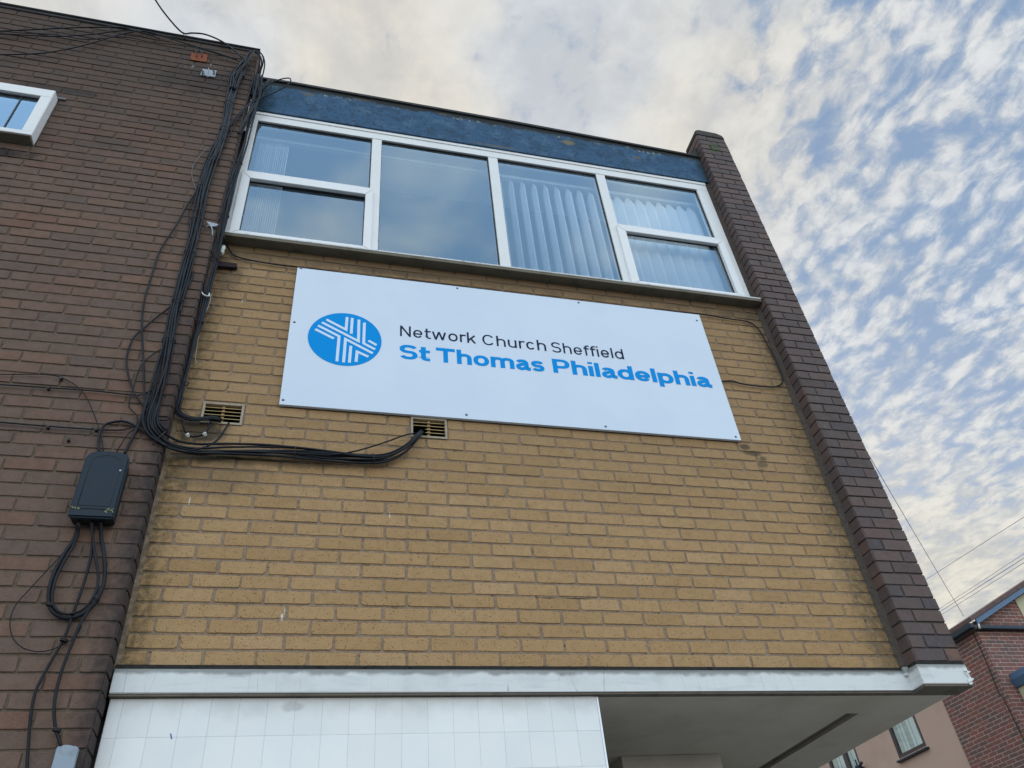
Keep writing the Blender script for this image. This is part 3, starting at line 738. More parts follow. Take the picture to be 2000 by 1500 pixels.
def glyph(ch, w, g, K):
    """centre-line strokes of a grotesque letter, cap height 1; w upright, g level pen width"""
    h = w/2; v = g/2; X = .735; A = 1.0; xm = X/2; E = 2.2
    if ch == 'o': W_ = .66*K; return W_, [arc(W_/2, xm, W_/2-h, xm-v, 0, 360, 44, E)]
    if ch == 'c': W_ = .60*K; return W_, [arc(W_/2, xm, W_/2-h, xm-v, 38, 322, 34, E)]
    if ch == 'e': W_ = .64*K; return W_, [arc(W_/2, xm, W_/2-h, xm-v, 0, 328, 38, E), [(h, xm-.015), (W_-h*.3, xm-.015)]]
    if ch == 't': W_ = .42*K; x = .10*K+h*.6; return W_, [[(x, .95), (x, .24)] + arc(x+.16*K, .24, .16*K, .24-v, 180, 262, 10) + [(W_, v)], [(-.01, X-v), (W_, X-v)]]
    if ch == 'f': W_ = .40*K; x = .10*K+h*.6; return W_, [[(x, 0), (x, .78)] + arc(x+.17*K, .78, .17*K, .23-v, 180, 95, 10) + [(W_+.02, 1.01-v)], [(-.01, X-v), (W_, X-v)]]
    if ch == 'w': W_ = .98*K; q = h*.9; return W_, [[(q, X), (W_*.26, 0)], [(W_*.26, 0), (W_*.5, X)], [(W_*.5, X), (W_*.74, 0)], [(W_*.74, 0), (W_-q, X)]]
    if ch == 'r': W_ = .42*K; return W_, [[(h, 0), (h, X)], [(h, .42)] + arc(h+.24*K, .42, .24*K, X-v-.42, 172, 90, 10) + [(W_, X-v)]]
    if ch == 'k': W_ = .62*K; return W_, [[(h, 0), (h, A)], [(W_-h*1.1, X), (h*1.4, .24)], [(W_*.40, .44), (W_-h*.9, 0)]]
    if ch in 'hn': W_ = .62*K; return W_, [[(h, 0), (h, A if ch == 'h' else X)], [(h+.02, X*.60)] + arc(W_/2, X*.58, W_/2-h, X*.42-v, 165, 0, 20) + [(W_-h, 0)]]
    if ch == 'u': W_ = .60*K; return W_, [[(W_-h, 0), (W_-h, X)], [(h, X)] + arc(W_/2, X*.42, W_/2-h, X*.42-v, 180, 345, 20)]
    if ch == 'm': W_ = 1.0*K; m_ = W_/2; return W_, [[(h, 0), (h, X)], [(h+.02, X*.62)] + arc((h+m_)/2, X*.62, (m_-h)/2, X*.38-v, 165, 0, 16) + [(m_, 0)], [(m_+.02, X*.62)] + arc((m_+W_-h)/2, X*.62, (W_-h-m_)/2, X*.38-v, 165, 0, 16) + [(W_-h, 0)]]
    if ch == 'i': return w, [[(h, 0), (h, X)], [(h, A-.115 if w > .2 else A-.11), (h, A+.02)]]
    if ch == 'l': return w, [[(h, 0), (h, A)]]
    if ch == 'd': W_ = .66*K; return W_, [[(W_-h, 0), (W_-h, A)], arc(W_/2-.005, xm, W_/2-h, xm-v, 12, 348, 38, E)]
    if ch == 'p': W_ = .66*K; return W_, [[(h, -.27), (h, X)], arc(W_/2+.005, xm, W_/2-h, xm-v, 168, -168, 38, E)]
    if ch == 'a':
        W_ = .60*K; r = W_-h-.05*K; c0 = (h+r)/2
        return W_, [arc(c0, X*.64, r-c0, X*.36-v, 158, 0, 16, E) + [(r, .16)] + arc(r+.10*K, .16, .10*K, .16-v*.8, 180, 255, 5, 2) + [(W_+.03, v*.75)],
                    [(r, X*.58)] + [(c0+.02, X*.56)] + arc(c0, X*.30, c0-h, X*.26-v*.45, 100, 262, 14, E) + [(c0+.03, v), (r-.02, X*.24)]]
    if ch in 'sS':
        H_ = X if ch == 's' else A; W_ = (.56 if ch == 's' else .70)*K; cx = W_/2; rx = W_/2-h; mz = H_*.51; ru = (H_-v-mz)/2; rl_ = (mz-v)/2
        up = arc(cx, mz+ru, rx, ru, 18, 180, 16, 2.3) + arc(cx, mz+ru, rx, ru, 186, 248, 6, 2.3)
        lo = arc(cx, mz-rl_, rx, rl_, 68, 6, 6, 2.3) + arc(cx, mz-rl_, rx, rl_, 0, -162, 16, 2.3)
        return W_, [up + lo]
    if ch == 'C': W_ = .80*K; return W_, [arc(W_/2, .5, W_/2-h, .5-v, 34, 326, 36, E)]
    if ch == 'N': W_ = .74*K; return W_, [[(h, 0), (h, A)], [(W_-h, 0), (W_-h, A)], [(h*.9, A-v*.4), (W_-h*.9, v*.4)]]
    if ch == 'T': W_ = .78*K; return W_, [[(W_/2, 0), (W_/2, A-v)], ([(0, A-v*1.15), (W_, A-v*1.15)], g*1.15)]
    if ch == 'P': W_ = .70*K; return W_, [[(h, 0), (h, A)], [(h, A-v)] + arc(W_*.52, .67, W_*.48-h, .33-v, 90, -90, 18, 2.3) + [(h, .34+v)]]
def word(body, x0, x1, zbase, cap, pen, matl, K=1.0, gap=.16):
    x = 0; S_ = []; w, g = pen
    for ch in body:
        W_, st = glyph(ch, w, g, K)
        for q in st:
            gg = g
            if isinstance(q, tuple): q, gg = q
            S_.append(([(x+a, c) for a, c in q], gg))
        x += W_ + gap*(1.0 if ch not in 'tfr' else .55)
    x -= gap; sx = (x1-x0)/x; b = NB()
    for i, (q, gg) in enumerate(S_): stroke(b, [Vector((a, 0, c)) for a, c in q], w, TY - .0002 - .00008*i, gg)
    for v in b.verts: v.co.x = x0 + v.co.x*sx; v.co.z = zbase + v.co.z*cap
    return obj('lettering', b, matl, SB)
lw_, bw_ = (.130, .118), (.238, .185)
word('Network', 1.192, 1.684, 2.106, .093, lw_, M_NAVY); word('Church', 1.728, 2.160, 2.103, .093, lw_, M_NAVY); word('Sheffield', 2.199, 2.709, 2.099, .093, lw_, M_NAVY)
word('St', 1.190, 1.376, 1.913, .122, bw_, M_BLUE, 1.22, .085); word('Thomas', 1.420, 2.127, 1.915, .122, bw_, M_BLUE, 1.22, .085); word('Philadelphia', 2.186, 3.312, 1.917, .122, bw_, M_BLUE, 1.22, .085)
lc = Vector((.854, TY, 2.034)); b = NB()
prism(b, [lc + Vector((.2235*math.cos(a), 0, .2225*math.sin(a))) for a in [2*math.pi*i/72 for i in range(72)]], (0, -.0006, 0))
logo = obj('emblem', b, M_BLUE, SB)
LOGO = [[(350,297),(503,376),(512,278)], [(315,319),(600,466),(604,298)], [(552,285),(544,408)], [(285,344),(449,428),(432,624)], [(262,372),(409,446)],
        [(647,322),(641,484),(730,530)], [(678,462),(742,497)], [(484,632),(499,450),(712,561)], [(581,628),(590,548),(678,588)], [(541,503),(529,634)]]
for s in LOGO:
    b = NB(); stroke(b, [at(550+x/4, 550+y/4, TY) for x, y in s], .0175, TY-.0014); obj('emblem_stripe', b, M_LWHITE, logo)
for q in [(588,524),(893,563),(1130,591),(1361,626),(575,629),(553,781),(911,810),(1183,833),(1437,853)]:
    p = at(*q, SY); b = NB()
    bmesh.ops.create_cone(b, cap_ends=True, segments=12, radius1=.0085, radius2=.005, depth=.004, matrix=Matrix.Translation(Vector((p.x, SY-.002, p.z))) @ Matrix.Rotation(math.radians(90), 4, 'X'))
    obj('screw', b, M_SCREW, SB)

# ================================================================== BLINDS
bl = thing('vertical_blind', 'open pale vertical blind hanging behind the two right-hand panes', 'blind', (2.9, .14, 2.9))
def slat(x, z0, z1, ang, w=.089, y=.13, bow=.004):
    b = NB(); c, s = math.cos(ang), math.sin(ang); n = 5; col_ = []
    for k in range(n):
        f = k/(n-1) - .5; o = bow*(1 - 4*f*f)
        col_.append((x + f*w*c - o*s, y + f*w*s + o*c))
    tp = [b.verts.new((x+(p[0]-x)*.22, y+(p[1]-y)*.22, z1)) for p in col_]
    up = [b.verts.new((p[0], p[1], z1-.10)) for p in col_]; dn = [b.verts.new((p[0], p[1], z0)) for p in col_]
    for k in range(n-1): b.faces.new((up[k], up[k+1], dn[k+1], dn[k])); b.faces.new((tp[k], tp[k+1], up[k+1], up[k]))
    o_ = obj('slat', b, M_SLAT, bl_cur, True); md = o_.modifiers.new('thick', 'SOLIDIFY'); md.thickness = .0012
bl_cur = bl; rb = random.Random(4)
for i in range(9): slat(2.02 + i*.101, 2.875, 4.20 , math.radians(-71 + rb.uniform(-4, 4)), .092)
for i in range(9): slat(2.985 + i*.098, 2.875, 4.20, math.radians(-22 + rb.uniform(-5, 5)), .098)
b = NB(); box(b, (1.99, .11, 4.21), (3.86, .15, 4.245)); obj('head_rail', b, M_SLAT, bl)
bl_cur = thing('vertical_blind', 'vertical blind drawn into a narrow stack at the far left pane', 'blind', (.2, .14, 2.9))
for i in range(15): slat(.10 + i*.0150, 2.875, 4.22, math.radians(-66 + rb.uniform(-3, 3)), .07)
b = NB(); box(b, (.06, .11, 4.23), (1.95, .15, 4.262)); obj('head_rail', b, M_SLAT, bl_cur)

# ================================================================== CABLES
def P3(pts, yd=None):
    out = []
    for p in pts:
        y = p[2] if len(p) > 2 else yd
        out.append(at(p[0], p[1], y))
    return out
LW = LY - .016          # plane just proud of the dark wall
YW = -.016              # plane just proud of the buff wall
def bundle(name, label, path, widths, n, r, seed, ties=(), cat='cables', grp=None, twist=1.0, tiemat=None):
    """path in photo pixels + wall plane; widths in metres along it; every strand its own mesh"""
    C = catmull(P3(path), .03); N = len(C); rn = random.Random(seed)
    root = thing(name, label, cat, C[0], grp)
    wf = lambda s: widths[min(int(s*(len(widths)-1)), len(widths)-2)] + (widths[min(int(s*(len(widths)-1))+1, len(widths)-1)] - widths[min(int(s*(len(widths)-1)), len(widths)-2)]) * (s*(len(widths)-1) - min(int(s*(len(widths)-1)), len(widths)-2))
    for k in range(n):
        base = (k - (n-1)/2) / max(1, n-1); ph = rn.uniform(0, 6.28); f1 = rn.uniform(1.5, 4)*twist; ph2 = rn.uniform(0, 6.28); hh = rn.uniform(0, 1)
        pts = []
        for i, c in enumerate(C):
            s = i/(N-1); T = (C[min(i+1, N-1)] - C[max(i-1, 0)]).normalized(); side = T.cross(Vector((0, 1, 0)))
            if side.length < 1e-3: side = Vector((1, 0, 0))
            side.normalize(); w = wf(s)
            o = (base + .33*math.sin(ph + f1*6.28*s)) * w
            h = (hh*.6 + .4*math.sin(ph2 + f1*5*s)) * w * .45
            pts.append(c + side*o + Vector((0, -1, 0))*abs(h))
        b = NB(); tube(b, pts, r*rn.uniform(.8, 1.25), 7); obj('cable', b, M_CAB, root, True)
    for s in ties:
        i = int(s*(N-1)); T = (C[min(i+1, N-1)] - C[max(i-1, 0)])
        b = NB(); ring(b, C[i] + Vector((0, -wf(s)*.2, 0)), T, wf(s)*.62 + .004, .0028, N=Vector((0, 1, 0)), sq=1.15); obj('cable_tie', b, tiemat or M_GASK, root, True)
    return root
def wire(name, label, path, r, m_=None, cat='cable', yd=LW, grp=None, step=.02):
    C = catmull(P3(path, yd), step); b = NB(); tube(b, C, r, 7)
    return tag(obj(name, b, m_ or M_CAB, None, True), label, cat, grp)

A = LW
bundle('cable_bundle', 'thick black cable bundle running down the dark brick then across to the right vent',
  [(478,124,A),(458,160,A),(448,200,A),(442,245,A),(430,285,A),(412,325,A),(396,370,A),(386,420,A),(377,470,A),(366,515,A),(356,560,A),(344,605,A),(334,650,A),(324,695,A),(312,745,A),(300,790,A),(292,825,A),(304,850,A+.01),(335,872,-.08),(380,882,-.035),(440,882,YW-.01),(520,883,YW-.01),(600,888,YW-.01),(690,896,YW-.01),(750,896,YW-.012),(790,878,YW-.02),(812,855,YW-.03),(823,842,-.012)],
  [.02,.07,.05,.04,.03,.045,.05,.05,.045,.045,.04,.04,.04,.035,.04,.05,.055,.06,.055,.05,.045,.045,.04,.035,.02], 10, .0056, 3, ties=(.13, .2, .27, .33, .40, .46, .54, .60, .72, .85, .93))
bundle('cable_bundle', 'narrow black cable bundle tucked in the corner between dark and buff brick',
  [(505,150,-.13),(503,190,-.11),(487,245,-.105),(472,300,-.10),(457,355,-.10),(443,405,-.10),(431,455,-.095),(420,500,-.085),(407,545,-.075),(398,590,-.07),(386,640,-.065),(373,690,-.055),(361,740,-.045),(351,785,-.045),(348,803,-.04),(360,814,-.028),(385,820,-.028),(415,817,-.028),(432,822,-.006)],
  [.06,.05,.032,.026,.026,.026,.03,.035,.036,.033,.03,.03,.03,.03,.025,.02], 6, .0058, 8, ties=(.2, .34, .5, .62, .76, .88))
bundle('cable_bundle', 'looped cable ends arching over the parapet corner against the sky',
  [(455,175,A-.01),(466,145,A-.012),(480,118,A-.02),(492,103,A-.03),(503,103,A-.03),(510,113,A-.02),(511,128,A),(507,145,-.09),(502,165,-.07),(497,190,-.07)],
  [.03,.05,.05,.045,.04,.03,.035], 6, .0048, 15, twist=.5)
bundle('cable_bundle', 'spray of cable ends flicking out over the left end of the blue fascia',
  [(466,262,A-.01),(480,232,A-.01),(496,203,-.11),(510,182,-.11),(522,166,-.10),(529,156,-.09)],
  [.02,.03,.045,.05,.035,.03], 6, .0042, 19, twist=.4)
wire('loop_cable', 'black cable looping out over the blue fascia and back to the bundle',
  [(510,178,-.12),(522,167,-.14),(534,160,-.15),(549,154.5,-.15),(564,152.5,-.15),(568,157,-.15),(561,166.5,-.14),(534,181.5,-.12),(501,195,-.12),(477,211.5,A),(450,241.5,A),(439.5,256.5,A),(417,282,A),(396,330,A),(384,372,A)], .0052)
wire('drop_cable', 'thick black drop cable coming over the roof edge from the sky', [(60,-340,-2.6),(200,-145,-1.1),(290,-20,-.4),(320,24,-.26),(355,63,-.16),(375,64.5,-.15),(400,67,-.15),(430,79,-.15),(455,96,-.15),(470,110,-.15),(480,124,A),(476,150,A)], .0068)
b = NB(); a = at(357, 64, -.155); c = at(361, 75, -.13); tube(b, catmull([a, (a+c)/2, c]), .0018); bmesh.ops.create_uvsphere(b, u_segments=10, v_segments=8, radius=.009, matrix=Matrix.Translation(c))
tag(obj('cable_hook', b, M_GASK, None, True), 'small black eye hook holding the drop cable at the roof edge', 'hook')
for i, (lab, P, r) in enumerate([
  ('upper roof-edge cable sagging in from the left frame edge', [(-30,62),(60,58),(120,55),(190,53),(240,54),(262,60),(300,70),(312,76)], .0055),
  ('middle roof-edge cable along the top of the dark wall', [(-30,64),(60,69),(110,71),(180,67),(235,60),(280,61),(310,68),(360,84),(420,102),(462,116)], .0050),
  ('lower roof-edge cable rising from the left to the parapet', [(-30,107),(40,106),(90,103),(140,94),(190,81),(240,66),(275,61),(300,64)], .0052),
  ('thin roof-edge cable close under the flashing', [(-30,58),(40,64),(110,68),(170,77),(240,72),(300,83),(370,91),(430,107),(478,124)], .0036)]):
    wire('roof_edge_cable', lab, P, r, grp='cables along the roof edge', yd=LW-.012)
wire('wall_cable', 'slack black cable swinging left of the bundle halfway down the dark wall', [(392,350),(384,372),(366,400),(344,440),(321,475),(308,500),(300,526),(291,555),(283.5,580),(278,612),(277.5,655),(280.5,715),(282,775),(286,806)], .0056)
wire('wall_cable', 'black cable bowing out in a wide curve towards the corner of the bundle', [(378,530),(369,556),(350,583),(330,601),(305,620),(279,643),(263,657),(255,672),(247,700),(250.5,733),(264,769),(288,802),(306,820),(325,840)], .0054)
wire('wall_cable', 'thin black cable bowed between two ties beside the bundle', [(405,288),(392,303),(378,322),(375,345),(384,372)], .0022, M_CABG)
wire('wall_cable', 'thin dark wire dropping in a zigzag left of the bundle', [(326,674),(312,684),(300,691),(277,712),(264,745),(252,787),(255,799),(267,811),(268,826),(262,845)], .0034)
wire('wall_cable', 'thin cable arching from the left edge down into the box', [(-30,733),(0,731.5),(45,731),(90,731.5),(120,737.5),(150,754),(168,775),(183,808),(192,832),(198,855),(202,882)], .0027)
wire('wall_cable', 'upper straight cable clipped along a brick joint', [(-30,750),(0,751),(90,757),(180,763),(270,772),(285,767),(300,763),(324,775)], .0040)
wire('wall_cable', 'lower straight cable clipped along a brick joint to the box', [(-30,822),(0,824.5),(90,832),(186,838.6),(240,839.5),(261,832),(288,823),(330,820)], .0042)
wire('wall_cable', 'black cable hooping over the dark box into its top', [(193.8,885),(192.5,858),(198,838),(206,829),(217.5,825),(240,822.5),(260,829),(277.5,840),(300,856),(325,872)], .0065)
wire('wall_cable', 'pair of cables entering the top right of the box', [(242,888),(255,862),(264,845),(271,830),(279,806),(286,780)], .0072)
wire('wall_cable', 'thin wire slanting into the middle of the box top', [(227,884),(238,865),(250,847),(262,838),(278,826),(300,810)], .003)
for lab, P, r in (('loose black strand straying right of the bundle near the parapet', [(486,128,A-.01),(494,150,A-.01),(489,175,A),(479,205,A),(462,235,A),(449,262,A),(437,290,A)], .0036),
    ('loose strand drooping from the corner loop to the bundle', [(478,122,A-.01),(459,132,A),(450,146,A),(446,166,A),(444,190,A),(441,214,A),(441,240,A)], .0040),
    ('dark cable skimming the edge of the dark brick beside the window', [(497,150,-.125),(494,190,-.12),(484,225,A),(470,268,A),(458,312,A),(446,352,A),(436,392,A),(428,430,A)], .0040),
    ('long strand crossing from the corner bundle into the main bundle', [(500,186,-.12),(478,214,A),(456,238,A),(437,262,A),(424,290,A),(410,326,A),(394,362,A)], .0040),
    ('slack strand hanging left of the bundle at window height', [(438,250,A),(420,282,A),(405,312,A),(398,344,A),(379,385,A),(368,420,A),(371,455,A)], .0030),
    ('tight strand running straight down beside the bundle ties', [(396,380,A-.012),(388,430,A-.012),(383,480,A-.012),(375,520,A-.012),(361,570,A-.012),(352,610,A-.012)], .0045)):
    wire('stray_cable', lab, P, r)
# below the box
D = LW - .004
wire('cable_loop', 'large coiled black cable loop hanging below the box', [(154,1020,-.16),(150,1038,D),(141,1059),(128,1078),(117,1097),(104,1124),(96,1153),(96,1180),(104,1196),(118,1205),(135,1207.5),(161,1200),(184,1180),(198,1153),(205,1124),(203,1080),(198,1050),(197,1015,-.16)], .0085, yd=D)
wire('cable_loop', 'second turn of black cable just inside the hanging loop', [(156,1020,-.16),(152,1045,D),(143,1066),(124,1100),(111,1126),(103,1153),(102,1176),(112,1193),(132,1200),(158,1193),(176,1176),(188,1153),(192,1127),(188,1095),(183,1066),(178,1015,-.16)], .0062, yd=D-.008)
wire('tail_cable', 'black cable tail dropping from the box to the bottom left', [(182,1018,-.16),(181,1050,D),(178,1085),(168,1125),(155,1165),(141,1203),(130,1235),(117,1262),(97,1297),(80,1328),(69,1352),(60,1398),(55.5,1455),(52,1510),(50,1560)], .0060, yd=D)
wire('tail_cable', 'black cable tail curving into the grey metal cover', [(198,1145),(188,1170),(176,1188),(158,1216),(146,1244),(132,1279),(121,1309),(112,1341),(106,1376),(107,1414),(114,1441),(121,1462)], .0064, yd=D-.004)
wire('thin_loop_wire', 'thin wire making a wide loose loop left of the hanging coil', [(134,1070),(126,1077),(99.7,1106),(58.6,1150),(32,1180),(20,1209),(22,1238),(35,1259),(58.6,1270.5),(88,1272),(117,1262),(146.6,1244),(160,1222)], .0024, yd=D)
for lab, (x, y) in (('cable tie at the lower left of the hanging coil', (97, 1183)), ('cable tie at the lower right of the hanging coil', (188, 1170)), ('cable tie on the tail just above the grey cover', (110, 1428)), ('clip where the two tails cross', (124, 1252))):
    c = at(x, y, D-.003); b = NB(); T = Vector((.2, 0, 1)) if x < 150 else Vector((1, 0, .9)); ring(b, c, T, .014, .003, N=Vector((0, 1, 0))); ring(b, c + T.normalized()*.006, T, .0135, .003, N=Vector((0, 1, 0)))
    tag(obj('cable_tie', b, M_GASK, None, True), lab, 'cable tie')
# buff wall cables
SWp = [(436,450,-.10),(439,468,-.09),(448,488,YW),(465,502,YW),(520,513.5,YW),(575,521,YW),(700,536.5,YW),(850,554,YW),(1000,572,YW),(1150,590,YW),(1300,607,YW),(1366,613,YW),(1420,622,YW),(1462,629,YW),(1483,645,YW),(1500,675,YW),(1515,705,YW),(1527,733,YW),(1528,747,YW),(1515,755,YW),(1490,755,YW),(1450,750,YW),(1430,744,YW),(1408,745,-.008)]
wire('wall_cable', 'black cable running below the sill and hooking back behind the right end of the board', SWp, .0052)
wire('wall_cable', 'separate black cable arching up into the right vent', [(420,880,YW-.02),(540,884,YW-.03),(640,888,YW-.03),(680,884,YW-.02),(720,874,YW-.02),(760,861,YW-.02),(790,850,YW-.025),(812,846,-.012)], .0045)
wire('wall_cable', 'short black cable sweeping from the left vent down to the bundle', [(447,826,-.01),(440,838,YW-.01),(428,856,YW-.012),(412,868,YW-.02),(392,876,YW-.03),(360,880,-.05)], .0055)
wire('wall_cable', 'short black stub hanging from the left vent with pale connectors', [(412,824,-.02),(406,838,-.025),(400,846,-.025),(390,851,-.025),(375,853,-.025),(366,849,-.025),(360,838,-.03),(356,822,-.035)], .0055)
for lab, (x, y) in (('pale cable connector left of the stub loop', (365.5, 849)), ('pale cable connector right of the stub loop', (399, 847))):
    c = at(x, y, -.035); b = NB(); tube(b, [c+Vector((-.008, 0, -.006)), c+Vector((.008, 0, .006))], .007, 8); ring(b, c+Vector((.006, -.002, -.008)), Vector((0, 1, 0)), .006, .0025)
    tag(obj('connector', b, M_CABW, None, True), lab, 'connector')
wire('white_wire', 'thin white wire peeling off the corner bundle over buff brick', [(412,575,-.05),(409,592,-.04),(401,612,-.035),(394,633,-.04)], .0024, M_CABW)
wire('white_wire', 'second thin grey wire bowed beside the white one', [(412,575,-.05),(417,592,-.03),(414,607,-.025),(404,625,-.03),(396,638,-.045)], .0016, M_CABG)
wire('white_wire', 'curly thin wire end low on the corner bundle', [(389,655,-.03),(386,666,-.02),(384,684,-.02),(381,699,-.02),(384,708,-.02),(379,712,-.02)], .0014, M_CABW)
# wall cable clips
rc = random.Random(2)
for i, (x, y) in enumerate([(95, 757), (188, 838), (94, 833), (134, 858), (120, 738)]):
    c = at(x, y, LW); b = NB(); box(b, (c.x-.006, LY-.022, c.z-.010), (c.x+.006, LY-.002, c.z+.006), bev=.002)
    tag(obj('cable_clip', b, M_GASK), ('cable clip on the upper straight cable', 'cable clip where the arching wire meets the lower straight cable', 'cable clip near the left end of the lower straight cable', 'loose nail head on the brick below the lower straight cable', 'cable clip on the arching wire at the top')[i], 'clip', 'cable clips on the dark wall')

# ================================================================== CABLE BOX
BX = thing('cable_box', 'dark slate plastic distribution box with rounded top on the dark brick', 'cable box', (-.22, LY, .62))
fy = -.200
front = [at(x, y, fy) for x, y in ((131,1005),(133,1001),(167,893),(172,884.5),(180,880.5),(206,878),(232,881),(243,884.5),(249,892),(251,897),(220,1009),(216,1013))]
xl0 = -.322; xr0 = -.124
def rr_out(x0, x1, z0, z1, y):
    P = [(x0, z0), (x0, z1-.045), (x0+.008, z1-.018), (x0+.03, z1-.005), ((x0+x1)/2, z1+.004), (x1-.03, z1-.005), (x1-.008, z1-.018), (x1, z1-.045), (x1, z0)]
    return [Vector((a, y, c)) for a, c in P]
zA, zB = .604, .972
b = NB(); prism(b, rr_out(-.312, -.134, zA+.004, zB-.012, -.188), (0, .0735, 0), bev=.006); obj('back_case', b, M_BOXD, BX)
b = NB(); prism(b, rr_out(-.320, -.126, zA, zB, fy), (0, .026, 0), bev=.008); cov = obj('cover', b, M_BOX, BX)
b = NB(); P = rr_out(-.290, -.156, zA+.06, zB-.03, fy-.0002); P.append(P[0]); tube(b, P, .0016, 5); obj('cover_moulding', b, M_BOXD, cov)
b = NB(); tube(b, catmull([Vector((-.31, fy-.001, zA+.040)), Vector((-.22, fy-.001, zA+.045)), Vector((-.135, fy-.001, zA+.040))]), .0018, 5); obj('cover_seam', b, M_BOXD, cov)
b = NB(); rl = random.Random(6)
for (cx, cz, n, s) in ((-.150, zA+.040, 16, .016), (-.155, zA+.028, 7, .014), (-.305, zA+.042, 6, .012), (-.278, zA+.044, 4, .008)):
    for k in range(n):
        bmesh.ops.create_icosphere(b, subdivisions=1, radius=rl.uniform(.0018, .0045), matrix=Matrix.Translation((cx + rl.uniform(-s, s), fy - .0015, cz + rl.uniform(-s*.6, s*.6))) @ Matrix.Diagonal((1, .35, .8, 1)))
obj('lichen', b, M_LICH, cov)
b = NB(); bmesh.ops.create_cone(b, cap_ends=True, segments=10, radius1=.005, radius2=.005, depth=.003, matrix=Matrix.Translation(at(235, 919, fy-.001)) @ Matrix.Rotation(math.radians(90), 4, 'X')); obj('cover_screw', b, M_GALV, cov)

# grey cover plate bottom left
b = NB(); Yc = LY - .030
P = [at(x, y, Yc) for x, y in ((110,1460),(113,1458.5),(120,1455.5),(131,1454),(142,1456),(147,1458.5),(153.5,1459.5),(143,1500),(128,1560),(84,1560),(100,1500))]
prism(b, P, (0, .026, 0), bev=.003)
tag(obj('metal_cover', b, M_PLATE), 'pale grey metal cable cover on the dark brick near the bottom left', 'cover')

# brackets and fittings
def plate(name, label, cat, px, y, m_, th=.006):
    b = NB(); prism(b, [at(x, yy, y) for x, yy in px], (0, th, 0), bev=.0015); root = thing(name, label, cat, at(px[0][0], px[0][1], y)); obj('plate', b, m_, root); return root
r1 = plate('rusty_bracket', 'rusty orange steel plate with two hooks high on the dark wall', 'bracket', [(374,102),(406,105.5),(403,121),(371.5,116)], LY-.010, M_RUST)
for x in (383, 393):
    b = NB(); tube(b, catmull(P3([(x-4, 97, LY-.012), (x-1, 100, LY-.03), (x+2, 106, LY-.035), (x+1, 112, LY-.02)])), .0042); obj('hook', b, M_GASK, r1)
r2 = plate('steel_bracket', 'galvanised bracket with V-shaped hook under the rusty plate', 'bracket', [(395,134),(423,137.5),(420,150.5),(391,146)], LY-.010, M_GALV)
b = NB(); tube(b, catmull(P3([(399,136,LY-.016),(401,145,LY-.03),(405,150,LY-.035),(409,145,LY-.03),(407,133,LY-.016)])), .0032); obj('hook', b, M_GALV, r2)
for x in (395, 417):
    b = NB(); tube(b, catmull(P3([(x-1, 136, LY-.016), (x+2, 140, LY-.022), (x, 145, LY-.02)])), .0048); obj('bolt', b, M_GASK, r2)
r3 = plate('steel_bracket', 'small white-painted bracket between the two bundles beside the window', 'bracket', [(403,431.5),(428,438),(422,441),(411,443)], LY-.022, M_GALV)
b = NB(); tube(b, catmull(P3([(400,446,LY-.01),(410,440,LY-.035),(415,450,LY-.03),(414,462,LY-.02)])), .004); obj('clamp', b, M_GALV, r3)
b = NB(); tube(b, P3([(411,441,LY-.03),(415,470,LY-.02),(414,496,LY-.02)]), .0028); obj('stay', b, M_GASK, r3)
pt = thing('pot_insulator', 'white porcelain pot insulator at the left end of the sill', 'insulator', at(434, 488, -.05))
c = at(434, 488, -.05); ax_ = Vector((.12, 0, 1)).normalized()
b = NB()
for (dz_, r_) in ((-.040, .014), (-.030, .019), (-.018, .020), (-.015, .016), (.0, .017), (.018, .016), (.03, .012)):
    pass
prof = [(-.042, .008), (-.040, .016), (-.028, .020), (-.016, .019), (-.012, .015), (.02, .016), (.034, .013), (.036, .006)]
rings = []
T = ax_; N1 = T.orthogonal().normalized(); B1_ = T.cross(N1)
for z, r_ in prof: rings.append([b.verts.new(c + T*z + (N1*math.cos(a) + B1_*math.sin(a))*r_) for a in [2*math.pi*i/16 for i in range(16)]])
for i in range(len(rings)-1):
    for k in range(16): b.faces.new((rings[i][k], rings[i][(k+1)%16], rings[i+1][(k+1)%16], rings[i+1][k]))
b.faces.new(rings[0]); b.faces.new(rings[-1]); obj('pot', b, M_POT, pt, True)
b = NB(); ring(b, c - T*.014, T, .0175, .0022); obj('band', b, M_GASK, pt, True)
b = NB(); prism(b, [at(x, y, YW-.012) for x, y in ((425,509),(463,514),(463,522),(425,519.5))], (0, .024, 0), bev=.002)
tag(obj('timber_batten', b, M_WOOD), 'short dark timber batten fixed to the buff brick under the insulator', 'batten')
b = NB(); c = at(402, 576, -.09); tube(b, catmull(P3([(394,571,-.09),(397,575,-.10),(403,578,-.10),(408,578,-.10),(409,573,-.09)])), .0045)
tag(obj('saddle_clip', b, M_POT, None, True), 'pale metal saddle clip round the corner cable bundle', 'clip')

# ================================================================== HOUSES BEHIND
HX = 13.5
H1 = thing('brick_house', 'red brick house with blue bargeboard behind the dark pier', 'house', (16, 9.5, GZ))
rh = random.Random(31); HY0 = 8.56; HY1 = 10.17
b = NB()
bricks(b, (HX+.005, HY1, 0), (0, -1, 0), (0, 0, 1), (-1, 0, 0), HY1-HY0, 59, lambda r: .1 if r % 2 else .2125, prot=.004, rad=.003, rr=rh, jt=.012, row0=-4, jit=.002)
bricks(b, (HX, HY0+.005, 0), (1, 0, 0), (0, 0, 1), (0, -1, 0), 2.4, 76, lambda r: .1 if r % 2 else .2125, prot=.004, rad=.003, rr=rh, jt=.012, row0=-4, jit=.002)
